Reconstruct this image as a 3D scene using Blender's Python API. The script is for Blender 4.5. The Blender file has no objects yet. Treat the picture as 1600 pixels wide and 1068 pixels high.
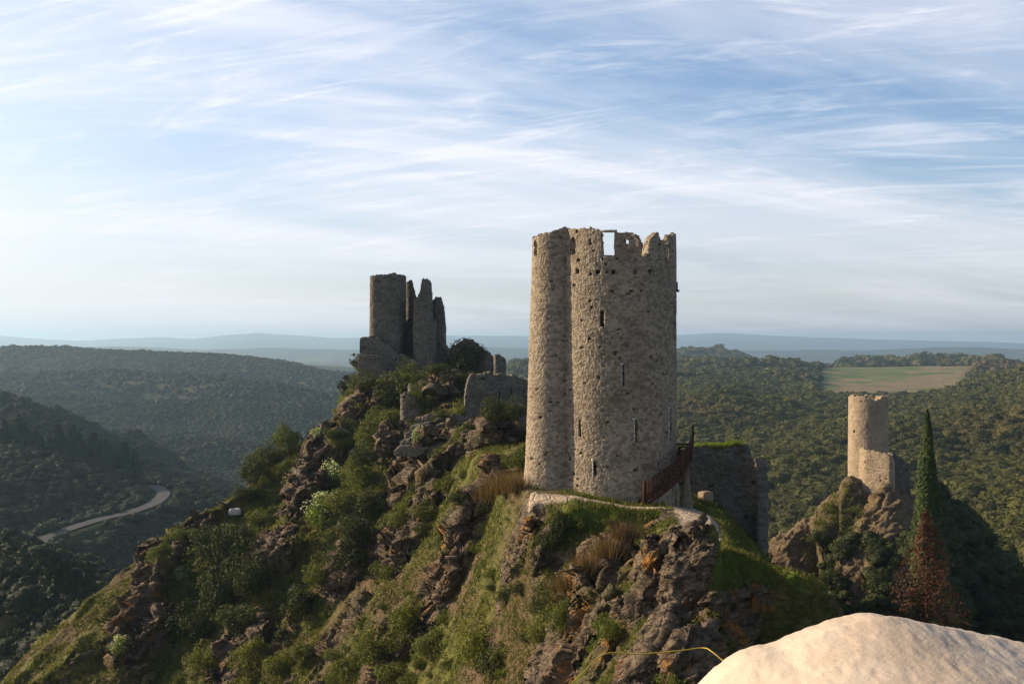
import bpy, math, random
import numpy as np
from mathutils import Vector

# ------------------------------------------------------------------ camera, world, sun
S = bpy.context.scene
FPX = 1716.0                        # focal length in photo pixels (1600 wide)
cam_d = bpy.data.cameras.new("camera"); cam = bpy.data.objects.new("camera", cam_d)
S.collection.objects.link(cam); S.camera = cam
cam.location = (0, 0, 0); cam.rotation_euler = (math.radians(90), 0, 0)
cam_d.sensor_width = 36.0; cam_d.lens = 36.0 * FPX / 1600.0
cam_d.clip_start = 0.1; cam_d.clip_end = 60000
SUN_EL = math.radians(22); SUN_BACK = math.radians(17)
sun_dir = Vector((-math.cos(SUN_BACK) * math.cos(SUN_EL), math.sin(SUN_BACK) * math.cos(SUN_EL), math.sin(SUN_EL)))
sd = bpy.data.lights.new("sun", 'SUN'); sd.energy = 5.0; sd.angle = math.radians(0.5); sd.color = (1.0, 0.80, 0.57)
so = bpy.data.objects.new("sun", sd); S.collection.objects.link(so)
so.rotation_euler = sun_dir.to_track_quat('Z', 'Y').to_euler()
S.view_settings.view_transform = 'Standard'; S.view_settings.look = 'None'
S.view_settings.gamma = 1.0; S.view_settings.exposure = 0.70
S.cycles.use_denoising = True
S.cycles.max_bounces = 6; S.cycles.volume_bounces = 0; S.cycles.transparent_max_bounces = 8
S.cycles.volume_max_steps = 64

W = bpy.data.worlds.new("World"); S.world = W; W.use_nodes = True
wn = W.node_tree.nodes; wl = W.node_tree.links; wn.clear()
def WN(t, **k):
    n = wn.new(t)
    for a, b in k.items(): setattr(n, a, b)
    return n
wout = WN('ShaderNodeOutputWorld'); bg = WN('ShaderNodeBackground'); bg.inputs[1].default_value = 0.066
sky = WN('ShaderNodeTexSky', sky_type='NISHITA', sun_disc=False)
sky.sun_elevation = SUN_EL
sky.sun_rotation = math.atan2(sun_dir.x, sun_dir.y)      # 0 = +Y, clockwise seen from above
sky.altitude = 400; sky.air_density = 0.9; sky.dust_density = 2.6; sky.ozone_density = 3.0
tc = WN('ShaderNodeTexCoord')
def wmath(op, a, b=None, c=None, clamp=False):
    n = WN('ShaderNodeMath', operation=op, use_clamp=clamp)
    for i, q in enumerate((a, b, c)):
        if q is None: continue
        if isinstance(q, (int, float)): n.inputs[i].default_value = q
        else: wl.new(q, n.inputs[i])
    return n.outputs[0]
sep = WN('ShaderNodeSeparateXYZ'); wl.new(tc.outputs['Generated'], sep.inputs[0])
zc = wmath('MAXIMUM', sep.outputs[2], 0.0)
den = wmath('ADD', zc, 0.20)
px = wmath('DIVIDE', sep.outputs[0], den); py = wmath('DIVIDE', sep.outputs[1], den)
# cirrus sheet: the view direction projected on a high layer, stretched along the wind
def cirrus(rot, sx, sy, scale, detail, rough, dist, lo, hi, off):
    ca, sa = math.cos(rot), math.sin(rot)
    a = wmath('ADD', wmath('MULTIPLY', px, ca), wmath('MULTIPLY', py, sa))
    b = wmath('SUBTRACT', wmath('MULTIPLY', py, ca), wmath('MULTIPLY', px, sa))
    cb = WN('ShaderNodeCombineXYZ')
    wl.new(wmath('MULTIPLY', a, sx), cb.inputs[0]); wl.new(wmath('MULTIPLY', b, sy), cb.inputs[1]); cb.inputs[2].default_value = off
    nz = WN('ShaderNodeTexNoise'); nz.inputs['Scale'].default_value = scale; nz.inputs['Detail'].default_value = detail
    nz.inputs['Roughness'].default_value = rough; nz.inputs['Distortion'].default_value = dist
    wl.new(cb.outputs[0], nz.inputs['Vector'])
    mr = WN('ShaderNodeMapRange', interpolation_type='SMOOTHSTEP'); mr.inputs[1].default_value = lo; mr.inputs[2].default_value = hi
    wl.new(nz.outputs[0], mr.inputs[0]); return mr.outputs[0]
c1 = cirrus(math.radians(14), 0.42, 1.9, 1.0, 10, 0.62, 0.9, 0.43, 0.74, 3.1)
c2 = cirrus(math.radians(-16), 1.3, 6.0, 1.3, 11, 0.68, 1.4, 0.46, 0.80, 9.4)
c3 = cirrus(math.radians(22), 0.40, 0.95, 1.0, 6, 0.55, 0.5, 0.38, 0.64, 21.0)
cov = wmath('ADD', wmath('MULTIPLY', c1, 0.42), wmath('MULTIPLY', c2, 0.46))
cov = wmath('ADD', cov, wmath('MULTIPLY', c3, 0.42))
# brighter veil towards the sun side
side = wmath('MULTIPLY_ADD', sep.outputs[0], -0.95, 0.10)
cov = wmath('ADD', cov, wmath('MULTIPLY', wmath('MAXIMUM', side, 0.0), 0.75), clamp=True)
hi = WN('ShaderNodeMapRange', interpolation_type='SMOOTHSTEP'); hi.inputs[1].default_value = 0.34; hi.inputs[2].default_value = 0.62
wl.new(sep.outputs[2], hi.inputs[0]); low = wmath('SUBTRACT', 1.0, hi.outputs[0])
cov = wmath('MULTIPLY', wmath('MINIMUM', wmath('ADD', cov, 0.02), 0.92), wmath('MULTIPLY_ADD', low, 0.85, 0.15))
mixc = WN('ShaderNodeMix', data_type='RGBA'); wl.new(cov, mixc.inputs[0])
tint = WN('ShaderNodeMix', data_type='RGBA', blend_type='MULTIPLY'); wl.new(low, tint.inputs[0])
wl.new(sky.outputs[0], tint.inputs[6]); tint.inputs[7].default_value = (1.45, 1.60, 1.68, 1)
wl.new(tint.outputs[2], mixc.inputs[6]); mixc.inputs[7].default_value = (9.5, 9.6, 10.3, 1)
# pale horizon band
hz = WN('ShaderNodeMapRange', interpolation_type='SMOOTHSTEP'); hz.inputs[1].default_value = 0.22; hz.inputs[2].default_value = -0.02
wl.new(sep.outputs[2], hz.inputs[0])
mixh = WN('ShaderNodeMix', data_type='RGBA'); wl.new(wmath('MULTIPLY', hz.outputs[0], 0.55), mixh.inputs[0])
wl.new(mixc.outputs[2], mixh.inputs[6]); mixh.inputs[7].default_value = (9.2, 8.8, 8.9, 1)
wl.new(mixh.outputs[2], bg.inputs[0]); wl.new(bg.outputs[0], wout.inputs[0])

# ------------------------------------------------------------------ helpers
C = S.collection
rng = np.random.default_rng(7)
def at(u, v, Y): return np.array([(u - 800) / FPX * Y, Y, (534 - v) / FPX * Y])
P1 = rng.permutation(256).astype(np.int64); PV = rng.random(256)
def vn2(x, y, s=0):
    xi = np.floor(x).astype(np.int64); yi = np.floor(y).astype(np.int64); fx = x - xi; fy = y - yi
    fx = fx * fx * (3 - 2 * fx); fy = fy * fy * (3 - 2 * fy)
    def h(a, b): return PV[P1[(P1[(a + s * 17) & 255] + b) & 255]]
    a = h(xi, yi); b = h(xi + 1, yi); c = h(xi, yi + 1); d = h(xi + 1, yi + 1)
    return (a + (b - a) * fx) * (1 - fy) + (c + (d - c) * fx) * fy
def vn3(x, y, z, s=0):
    xi = np.floor(x).astype(np.int64); yi = np.floor(y).astype(np.int64); zi = np.floor(z).astype(np.int64)
    fx = x - xi; fy = y - yi; fz = z - zi
    fx = fx * fx * (3 - 2 * fx); fy = fy * fy * (3 - 2 * fy); fz = fz * fz * (3 - 2 * fz)
    def h(a, b, c): return PV[P1[(P1[(P1[(a + s * 17) & 255] + b) & 255] + c) & 255]]
    r = []
    for k in (0, 1):
        a = h(xi, yi, zi + k); b = h(xi + 1, yi, zi + k); c = h(xi, yi + 1, zi + k); d = h(xi + 1, yi + 1, zi + k)
        r.append((a + (b - a) * fx) * (1 - fy) + (c + (d - c) * fx) * fy)
    return r[0] + (r[1] - r[0]) * fz
def fbm2(x, y, o=4, s=0, g=0.5):
    t = 0; a = 1; n = 0
    for i in range(o): t = t + a * (vn2(x, y, s + i) * 2 - 1); n += a; a *= g; x = x * 2.03 + 7.1; y = y * 2.03 + 3.7
    return t / n
def fbm3(x, y, z, o=4, s=0, g=0.5):
    t = 0; a = 1; n = 0
    for i in range(o): t = t + a * (vn3(x, y, z, s + i) * 2 - 1); n += a; a *= g; x = x * 2.03 + 7.1; y = y * 2.03 + 3.7; z = z * 2.03 + 1.3
    return t / n
def ridged3(x, y, z, o=4, s=0):
    t = 0; a = 1; n = 0
    for i in range(o): t = t + a * (1 - np.abs(vn3(x, y, z, s + i) * 2 - 1)); n += a; a *= 0.5; x = x * 2.03 + 7.1; y = y * 2.03 + 3.7; z = z * 2.03 + 1.3
    return t / n
def smooth(a, b, x): t = np.clip((x - a) / (b - a), 0, 1); return t * t * (3 - 2 * t)

def mesh_np(name, V, F, smooth_sh=False, attrs=None):
    """V (n,3); F list of arrays (m,k) of indices"""
    me = bpy.data.meshes.new(name)
    V = np.asarray(V, dtype=np.float32).reshape(-1, 3)
    if not isinstance(F, (list, tuple)): F = [F]
    F = [np.asarray(f, dtype=np.int32) for f in F if len(f)]
    nl = sum(f.size for f in F); nf = sum(len(f) for f in F)
    me.vertices.add(len(V)); me.vertices.foreach_set("co", V.ravel())
    me.loops.add(nl); me.loops.foreach_set("vertex_index", np.concatenate([f.ravel() for f in F]))
    tot = np.concatenate([np.full(len(f), f.shape[1], dtype=np.int32) for f in F])
    st = np.concatenate([[0], np.cumsum(tot)[:-1]]).astype(np.int32)
    me.polygons.add(nf); me.polygons.foreach_set("loop_start", st); me.polygons.foreach_set("loop_total", tot)
    if smooth_sh: me.polygons.foreach_set("use_smooth", np.ones(nf, dtype=bool))
    me.update(calc_edges=True)
    for k, a in (attrs or {}).items():
        at_ = me.attributes.new(k, 'FLOAT', 'POINT'); at_.data.foreach_set("value", np.asarray(a, dtype=np.float32).ravel())
    return me
def link(name, me, mat=None, parent=None):
    o = bpy.data.objects.new(name, me); C.objects.link(o)
    if mat is not None and not me.materials: me.materials.append(mat)
    if parent is not None: o.parent = parent
    return o
def tag(o, label=None, cat=None, group=None, kind=None):
    if label: o['label'] = label
    if cat: o['category'] = cat
    if group: o['group'] = group
    if kind: o['kind'] = kind
    return o
def empty(name, loc, label=None, cat=None, group=None, rz=0):
    o = bpy.data.objects.new(name, None); C.objects.link(o); o.location = tuple(loc); o.rotation_euler = (0, 0, rz)
    return tag(o, label, cat, group)
def copy_tree(o, parent=None):
    c = o.copy(); C.objects.link(c)
    if parent is not None: c.parent = parent
    for ch in [q for q in bpy.data.objects if q.parent == o]: copy_tree(ch, c)
    return c
def grid_faces(n, m, wrap=False):
    i = np.arange(n if wrap else n - 1); j = np.arange(m - 1)
    I, J = np.meshgrid(i, j, indexing='ij'); I2 = (I + 1) % n
    return np.stack([I * m + J, I2 * m + J, I2 * m + J + 1, I * m + J + 1], -1).reshape(-1, 4)

class MB:
    def __init__(s): s.v = []; s.f = {3: [], 4: []}; s.n = 0
    def add(s, V, F):
        V = np.asarray(V, float).reshape(-1, 3)
        for f in F: s.f[len(f)].append([i + s.n for i in f])
        s.v.append(V); s.n += len(V)
    def box(s, c, size, rz=0, rx=0):
        hx, hy, hz_ = [q / 2 for q in size]
        P = np.array([[a, b, d] for a in (-hx, hx) for b in (-hy, hy) for d in (-hz_, hz_)])
        if rx: P = P @ np.array([[1, 0, 0], [0, math.cos(rx), math.sin(rx)], [0, -math.sin(rx), math.cos(rx)]])
        if rz: P = P @ np.array([[math.cos(rz), math.sin(rz), 0], [-math.sin(rz), math.cos(rz), 0], [0, 0, 1]])
        s.add(P + np.array(c), [(0, 1, 3, 2), (4, 6, 7, 5), (0, 4, 5, 1), (2, 3, 7, 6), (0, 2, 6, 4), (1, 5, 7, 3)])
    def tube(s, pts, rad, n=8):
        pts = [np.array(p, float) for p in pts]; rad = [rad] * len(pts) if np.isscalar(rad) else rad
        V = []
        for i, p in enumerate(pts):
            d = pts[min(i + 1, len(pts) - 1)] - pts[max(i - 1, 0)]; d = d / (np.linalg.norm(d) + 1e-9)
            a = np.cross(d, [0, 0, 1]) if abs(d[2]) < .9 else np.cross(d, [1, 0, 0]); a /= np.linalg.norm(a); b = np.cross(d, a)
            for k in range(n): t = 2 * math.pi * k / n; V.append(p + rad[i] * (a * math.cos(t) + b * math.sin(t)))
        F = []
        for i in range(len(pts) - 1):
            for k in range(n): F.append((i * n + k, i * n + (k + 1) % n, (i + 1) * n + (k + 1) % n, (i + 1) * n + k))
        for k in range(1, n - 1): F.append((0, k + 1, k)); F.append(((len(pts) - 1) * n, (len(pts) - 1) * n + k, (len(pts) - 1) * n + k + 1))
        s.add(V, F)
    def me(s, name, sm=False):
        V = np.concatenate(s.v); F = [np.array(s.f[k]) for k in (3, 4) if s.f[k]]
        return mesh_np(name, V, F, sm)
    def build(s, name, mat, parent=None, sm=False): return link(name, s.me(name, sm), mat, parent)

# ------------------------------------------------------------------ materials
class NT:
    def __init__(s, name, rough=0.9, spec=0.2):
        s.m = bpy.data.materials.new(name); s.m.use_nodes = True; t = s.m.node_tree; s.N = t.nodes; s.L = t.links
        s.b = s.N['Principled BSDF']; s.out = s.N['Material Output']
        s.b.inputs['Roughness'].default_value = rough; s.b.inputs['Specular IOR Level'].default_value = spec
        g = s.N.new('ShaderNodeNewGeometry'); s.pos = g.outputs['Position']; s.nrm = g.outputs['Normal']
    def put(s, sock, v):
        if isinstance(v, bpy.types.NodeSocket): s.L.new(v, sock)
        else: sock.default_value = v
    def math(s, op, a, b=0.0, clamp=False):
        n = s.N.new('ShaderNodeMath'); n.operation = op; n.use_clamp = clamp; s.put(n.inputs[0], a); s.put(n.inputs[1], b); return n.outputs[0]
    def scaled(s, v, sc, rot=(0, 0, 0)):
        n = s.N.new('ShaderNodeMapping'); n.inputs['Scale'].default_value = sc; n.inputs['Rotation'].default_value = rot; s.L.new(v, n.inputs[0]); return n.outputs[0]
    def noise(s, scale, detail=4, rough=0.55, vec=None, dist=0.0):
        n = s.N.new('ShaderNodeTexNoise'); n.inputs['Scale'].default_value = scale; n.inputs['Detail'].default_value = detail
        n.inputs['Roughness'].default_value = rough; n.inputs['Distortion'].default_value = dist
        s.L.new(vec if vec is not None else s.pos, n.inputs['Vector']); return n.outputs[0]
    def voro(s, scale, vec=None, feat='F1', out='Distance', rand=1.0):
        n = s.N.new('ShaderNodeTexVoronoi'); n.feature = feat; n.inputs['Scale'].default_value = scale; n.inputs['Randomness'].default_value = rand
        s.L.new(vec if vec is not None else s.pos, n.inputs['Vector']); return n.outputs[out]
    def rng(s, v, a, b, lo=0.0, hi=1.0):
        n = s.N.new('ShaderNodeMapRange'); n.interpolation_type = 'SMOOTHSTEP'; s.L.new(v, n.inputs[0])
        for i, q in zip((1, 2, 3, 4), (a, b, lo, hi)): n.inputs[i].default_value = q
        return n.outputs[0]
    def mix(s, f, a, b, mode='MIX'):
        n = s.N.new('ShaderNodeMix'); n.data_type = 'RGBA'; n.blend_type = mode
        s.put(n.inputs[0], f)
        for i, q in ((6, a), (7, b)): s.put(n.inputs[i], q if isinstance(q, bpy.types.NodeSocket) else (*q, 1) if len(q) == 3 else q)
        return n.outputs[2]
    def attr(s, name):
        n = s.N.new('ShaderNodeAttribute'); n.attribute_name = name; return n.outputs['Fac']
    def bump(s, h, strength, dist):
        n = s.N.new('ShaderNodeBump'); n.inputs['Strength'].default_value = strength; n.inputs['Distance'].default_value = dist
        s.L.new(h, n.inputs['Height']); s.L.new(n.outputs[0], s.b.inputs['Normal']); return n
    def done(s, col): s.put(s.b.inputs['Base Color'], col if isinstance(col, bpy.types.NodeSocket) else (*col, 1)); return s.m

def foliage_mat(name, dark, light, extra=None, trans=0.30, sc=0.6):
    m = NT(name, 0.75, 0.25)
    r = m.attr('tone'); n = m.noise(sc, 3)
    f = m.math('ADD', m.math('MULTIPLY', r, 0.65), m.math('MULTIPLY', m.rng(n, 0.3, 0.7), 0.35))
    oi = m.N.new('ShaderNodeObjectInfo')
    f = m.math('ADD', f, m.math('MULTIPLY', m.math('SUBTRACT', oi.outputs['Random'], 0.5), 0.45), clamp=True)
    c = m.mix(f, dark, light)
    if extra: c = m.mix(m.rng(m.noise(sc * 0.21, 3), 0.52, 0.68), c, extra)
    m.done(c)
    tr = m.N.new('ShaderNodeBsdfTranslucent'); m.L.new(m.mix(1.0, c, (1.15, 1.25, 0.5), 'MULTIPLY'), tr.inputs[0])
    ms = m.N.new('ShaderNodeMixShader'); ms.inputs[0].default_value = trans
    m.L.new(m.b.outputs[0], ms.inputs[1]); m.L.new(tr.outputs[0], ms.inputs[2]); m.L.new(ms.outputs[0], m.out.inputs[0])
    return m.m
M = {}
M['leaf'] = foliage_mat('leaf_green', (0.042, 0.054, 0.010), (0.145, 0.165, 0.028))
M['leaf_olive'] = foliage_mat('leaf_olive', (0.060, 0.070, 0.014), (0.185, 0.190, 0.040))
M['leaf_dark'] = foliage_mat('leaf_dark', (0.022, 0.030, 0.008), (0.075, 0.088, 0.020), trans=0.2)
M['leaf_lime'] = foliage_mat('leaf_lime', (0.075, 0.110, 0.012), (0.20, 0.25, 0.040))
M['leaf_brown'] = foliage_mat('leaf_rust', (0.060, 0.024, 0.011), (0.175, 0.070, 0.032), trans=0.2)
M['leaf_straw'] = foliage_mat('leaf_straw', (0.075, 0.045, 0.022), (0.19, 0.115, 0.055), trans=0.3)
M['blossom'] = foliage_mat('blossom', (0.42, 0.46, 0.26), (0.78, 0.80, 0.58), trans=0.3)
M['cypress'] = foliage_mat('cypress_leaf', (0.030, 0.048, 0.010), (0.085, 0.115, 0.022), trans=0.15)
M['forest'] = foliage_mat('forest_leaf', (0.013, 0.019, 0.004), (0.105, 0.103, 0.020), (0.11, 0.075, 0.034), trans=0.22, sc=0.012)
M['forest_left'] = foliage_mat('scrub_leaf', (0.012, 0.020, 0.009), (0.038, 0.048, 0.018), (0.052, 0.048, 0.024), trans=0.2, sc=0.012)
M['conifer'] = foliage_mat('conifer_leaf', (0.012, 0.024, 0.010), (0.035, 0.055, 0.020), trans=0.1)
M['grass'] = foliage_mat('grass_blade', (0.060, 0.066, 0.014), (0.165, 0.158, 0.036), (0.20, 0.135, 0.045), trans=0.35, sc=0.35)
def bark():
    m = NT('bark'); return m.done(m.mix(m.noise(6, 5), (0.06, 0.045, 0.03), (0.16, 0.13, 0.10)))
M['bark'] = bark()
def terrain_mat():
    m = NT('hill_ground', 0.95, 0.15)
    rock = m.attr('rock')
    # rock: tilted strata, blotches, lichen
    strat = m.scaled(m.pos, (1.0, 1.0, 3.2), (0.5, 0.55, 0.2))
    n1 = m.noise(1.1, 8, 0.68, strat, 0.4); n2 = m.noise(5.0, 6, 0.65); n3 = m.noise(0.35, 4, 0.6)
    rc = m.mix(m.rng(n1, 0.3, 0.7), (0.050, 0.037, 0.026), (0.20, 0.150, 0.104))
    rc = m.mix(m.rng(n2, 0.55, 0.75), rc, (0.26, 0.205, 0.15))
    rc = m.mix(m.math('MULTIPLY', m.rng(n3, 0.48, 0.66), 0.7), rc, (0.085, 0.080, 0.030))
    lich = m.rng(m.noise(0.55, 6, 0.7), 0.53, 0.64)
    rc = m.mix(m.math('MULTIPLY', lich, m.attr('ochre')), rc, (0.30, 0.135, 0.030))
    rc = m.mix(m.math('MULTIPLY', m.attr('pale'), .65), rc, m.mix(n1, (0.10, 0.075, 0.040), (0.27, 0.195, 0.115)))
    # soil and turf
    g1 = m.noise(0.9, 6, 0.65); g2 = m.noise(0.16, 4, 0.6)
    tc_ = m.mix(m.rng(g1, 0.35, 0.65), (0.058, 0.060, 0.014), (0.125, 0.125, 0.028))
    tc_ = m.mix(m.rng(g2, 0.44, 0.62), tc_, (0.120, 0.082, 0.045))
    lush = m.attr('lush'); tc_ = m.mix(m.math('MULTIPLY', lush, 0.85), tc_, m.mix(g1, (0.05, 0.085, 0.010), (0.12, 0.17, 0.022)))
    f = m.rng(m.math('ADD', rock, m.math('MULTIPLY', m.math('SUBTRACT', m.noise(2.2, 5, 0.7), 0.5), 0.9)), 0.42, 0.58)
    c = m.mix(f, tc_, rc)
    c = m.mix(m.attr('path'), c, m.mix(m.noise(3, 5), (0.30, 0.23, 0.165), (0.52, 0.42, 0.31)))
    crack = m.rng(m.voro(1.5, m.scaled(m.pos, (1, 1, 2.2), (0.5, 0.55, 0.2)), 'DISTANCE_TO_EDGE'), 0.0, 0.12)
    h = m.math('ADD', m.math('MULTIPLY', n1, 0.8), m.math('ADD', m.math('MULTIPLY', n2, 0.6), m.math('MULTIPLY', crack, 0.35)))
    m.bump(h, 0.9, 0.22)
    return m.done(c)
M['crag'] = terrain_mat()
def far_mat():
    m = NT('far_ground', 0.95, 0.1)
    n1 = m.noise(0.05, 8, 0.65); n2 = m.noise(0.006, 5, 0.6)
    c = m.mix(m.rng(n1, 0.35, 0.65), (0.016, 0.022, 0.008), (0.040, 0.046, 0.016))
    c = m.mix(m.rng(n2, 0.55, 0.66), c, (0.12, 0.095, 0.045))
    f = m.attr('field'); fn = m.noise(0.011, 3, 0.5, m.scaled(m.pos, (1, 0.35, 1)))
    fc = m.mix(m.rng(fn, 0.46, 0.50), (0.135, 0.145, 0.050), (0.20, 0.155, 0.085))
    fc = m.mix(m.rng(m.noise(0.02, 2), 0.52, 0.56), fc, (0.10, 0.13, 0.040))
    c = m.mix(f, c, fc)
    m.bump(n1, 0.8, 4.0)
    return m.done(c)
M['far'] = far_mat()
def stone_mat(name, a, b, warm, moss=0.25):
    m = NT(name, 0.92, 0.15)
    st = m.attr('stone'); n = m.noise(9, 6, 0.7); n2 = m.noise(0.55, 5, 0.6); n3 = m.noise(2.2, 5, 0.65)
    c = m.mix(st, a, b)
    c = m.mix(m.rng(n, 0.3, 0.75), c, m.mix(0.5, c, warm))
    c = m.mix(m.math('MULTIPLY', m.rng(n2, 0.42, 0.65), 0.55), c, m.mix(1.0, c, (0.62, 0.60, 0.60), 'MULTIPLY'))
    c = m.mix(m.math('MULTIPLY', m.rng(n3, 0.56, 0.72), moss), c, (0.115, 0.105, 0.05))
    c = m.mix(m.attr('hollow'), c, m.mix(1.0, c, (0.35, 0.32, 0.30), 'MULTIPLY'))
    m.bump(m.math('ADD', n, m.math('MULTIPLY', m.voro(8.5, m.scaled(m.pos, (1, 1, 1.5))), 1.0)), 0.9, 0.045)
    return m.done(c)
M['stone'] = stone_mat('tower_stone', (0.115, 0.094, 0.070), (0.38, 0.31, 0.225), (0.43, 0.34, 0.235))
M['stone_dark'] = stone_mat('shaded_ruin_stone', (0.075, 0.067, 0.056), (0.185, 0.162, 0.132), (0.185, 0.158, 0.122), 0.3)  # darker stone copy: shade on castle and ruined walls put into the colour
M['stone_far'] = stone_mat('far_tower_stone', (0.24, 0.185, 0.125), (0.38, 0.30, 0.21), (0.42, 0.32, 0.21), 0.15)
def simple(name, a, b, sc=4, bump=0.02, rough=0.9):
    m = NT(name, rough); n = m.noise(sc, 6, 0.65); c = m.mix(m.rng(n, 0.3, 0.7), a, b); m.bump(n, 0.7, bump); return m.done(c)
def plaster():
    m = NT('parapet_plaster', 0.9); n = m.noise(4, 6, .6); g = m.noise(90, 4, .7); st_ = m.noise(1.7, 5, .65)
    c = m.mix(m.rng(n, .35, .65), (0.46, 0.375, 0.29), (0.55, 0.465, 0.37)); c = m.mix(m.math('MULTIPLY', m.rng(st_, .5, .7), .5), c, (0.40, 0.295, 0.205))
    c = m.mix(m.math('MULTIPLY', m.rng(g, .58, .72), .45), c, (0.26, 0.20, 0.15)); m.bump(m.math('ADD', g, m.noise(24, 5, .6)), .55, .004); return m.done(c)
M['plaster'] = plaster() or simple('parapet_plaster', (0.42, 0.33, 0.25), (0.53, 0.44, 0.345), 5, 0.006)
M['wood'] = simple('red_brown_wood', (0.040, 0.018, 0.011), (0.090, 0.036, 0.022), 8)
M['pale_stone'] = simple('pale_stone', (0.34, 0.32, 0.29), (0.55, 0.52, 0.47), 5)
M['white_stone'] = simple('white_stone', (0.36, 0.35, 0.33), (0.55, 0.54, 0.51), 5)
M['asphalt'] = simple('asphalt', (0.045, 0.046, 0.048), (0.070, 0.070, 0.070), 0.3)
M['rope'] = simple('yellow_rope', (0.36, 0.25, 0.04), (0.48, 0.35, 0.07), 20)
M['metal'] = simple('mast_metal', (0.12, 0.09, 0.09), (0.2, 0.14, 0.14), 2)

# ------------------------------------------------------------------ terrain height
K = [ # u : (Y,v) of gully foot, lower face, mid face, bench, crest, crest back, back foot
(-900,(50,1500),(60,1450),(64,1430),(68,1420),(74,1410),(78,1420),(110,1500)),
(-600,(50,1500),(60,1450),(64,1420),(68,1390),(74,1360),(78,1370),(110,1500)),
(-200,(62,1560),(72,1400),(75,1340),(78,1280),(82,1210),(86,1215),(110,1450)),
(0,(70,1600),(82,1250),(84,1180),(86,1115),(89,1064),(92,1066),(118,1450)),
(100,(70,1600),(83,1180),(86,1110),(89,1045),(93,990),(96,992),(122,1400)),
(200,(70,1550),(86,1080),(89,1020),(93,962),(98,907),(101,909),(128,1350)),
(290,(68,1500),(84,1068),(90,980),(96,905),(103,834),(106,836),(134,1250)),
(380,(66,1450),(81,1068),(89,960),(98,865),(110,775),(114,777),(142,1200)),
(450,(64,1400),(78,1068),(86,950),(98,830),(118,712),(122,714),(150,1150)),
(520,(60,1400),(73,1068),(82,940),(100,785),(128,660),(133,657),(160,1050)),
(570,(57,1400),(69,1068),(79,930),(100,755),(129,594),(143,582),(168,1000)),
(640,(53,1400),(64,1068),(75,920),(96,730),(131,590),(150,575),(175,950)),
(700,(48,1400),(58,1068),(68,900),(84,740),(122,606),(148,580),(172,950)),
(740,(45,1380),(54.5,1068),(62,900),(74,745),(110,642),(138,600),(162,950)),
(790,(42,1360),(50.5,1068),(55.5,900),(60,768),(82,700),(100,652),(130,1000)),
(830,(40,1350),(47.5,1068),(51.5,910),(55.3,772),(62,752),(85,700),(115,1100)),
(900,(36,1330),(43.5,1068),(49.5,900),(53.7,779),(62,750),(74,730),(105,1150)),
(980,(34,1300),(39.5,1068),(47,880),(53,794),(60,770),(70,755),(100,1150)),
(1050,(32,1300),(37,1068),(44.5,868),(54,792),(62,784),(68,778),(98,1150)),
(1110,(30,1350),(37.5,1075),(44,872),(51,812),(62,796),(67,792),(95,1150)),
(1135,(30,1380),(39,1100),(43.5,868),(50,832),(60,804),(67,800),(92,1180)),
(1180,(30,1400),(40.5,1120),(43,880),(48,888),(58,852),(67,836),(88,1200)),
(1240,(30,1450),(40,1150),(42,893),(46,925),(55,940),(62,945),(82,1250)),
(1290,(30,1450),(38.5,1170),(41,918),(44,938),(52,1010),(57,1070),(78,1300)),
(1340,(30,1450),(36,1200),(40,1050),(43,1060),(50,1120),(55,1180),(75,1350)),
(1600,(30,1450),(36,1350),(40,1300),(43,1310),(50,1340),(55,1380),(80,1500)),
(3200,(30,1450),(36,1350),(40,1300),(43,1310),(50,1340),(55,1380),(80,1500))]
KU = np.array([k[0] for k in K], float)
KY = np.array([[n[0] for n in k[1:]] for k in K], float); KV = np.array([[n[1] for n in k[1:]] for k in K], float)
KZ = (534 - KV) / FPX * KY
def h_near(u, y):
    Y = np.stack([np.interp(u, KU, KY[:, j]) for j in range(7)], -1)
    Z = np.stack([np.interp(u, KU, KZ[:, j]) for j in range(7)], -1)
    Y = np.concatenate([np.full(Y.shape[:-1] + (1,), 3.0), Y, Y[..., -1:] + 200], -1)
    Z = np.concatenate([np.full(Z.shape[:-1] + (1,), -13.5), Z, Z[..., -1:] - 200], -1)
    out = np.where(y <= 3, -13.5, Z[..., -1])
    for j in range(Y.shape[-1] - 1):
        t = (y - Y[..., j]) / (Y[..., j + 1] - Y[..., j]); m = (t >= 0) & (t < 1)
        out = np.where(m, Z[..., j] + (Z[..., j + 1] - Z[..., j]) * t, out)
    return out
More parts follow.
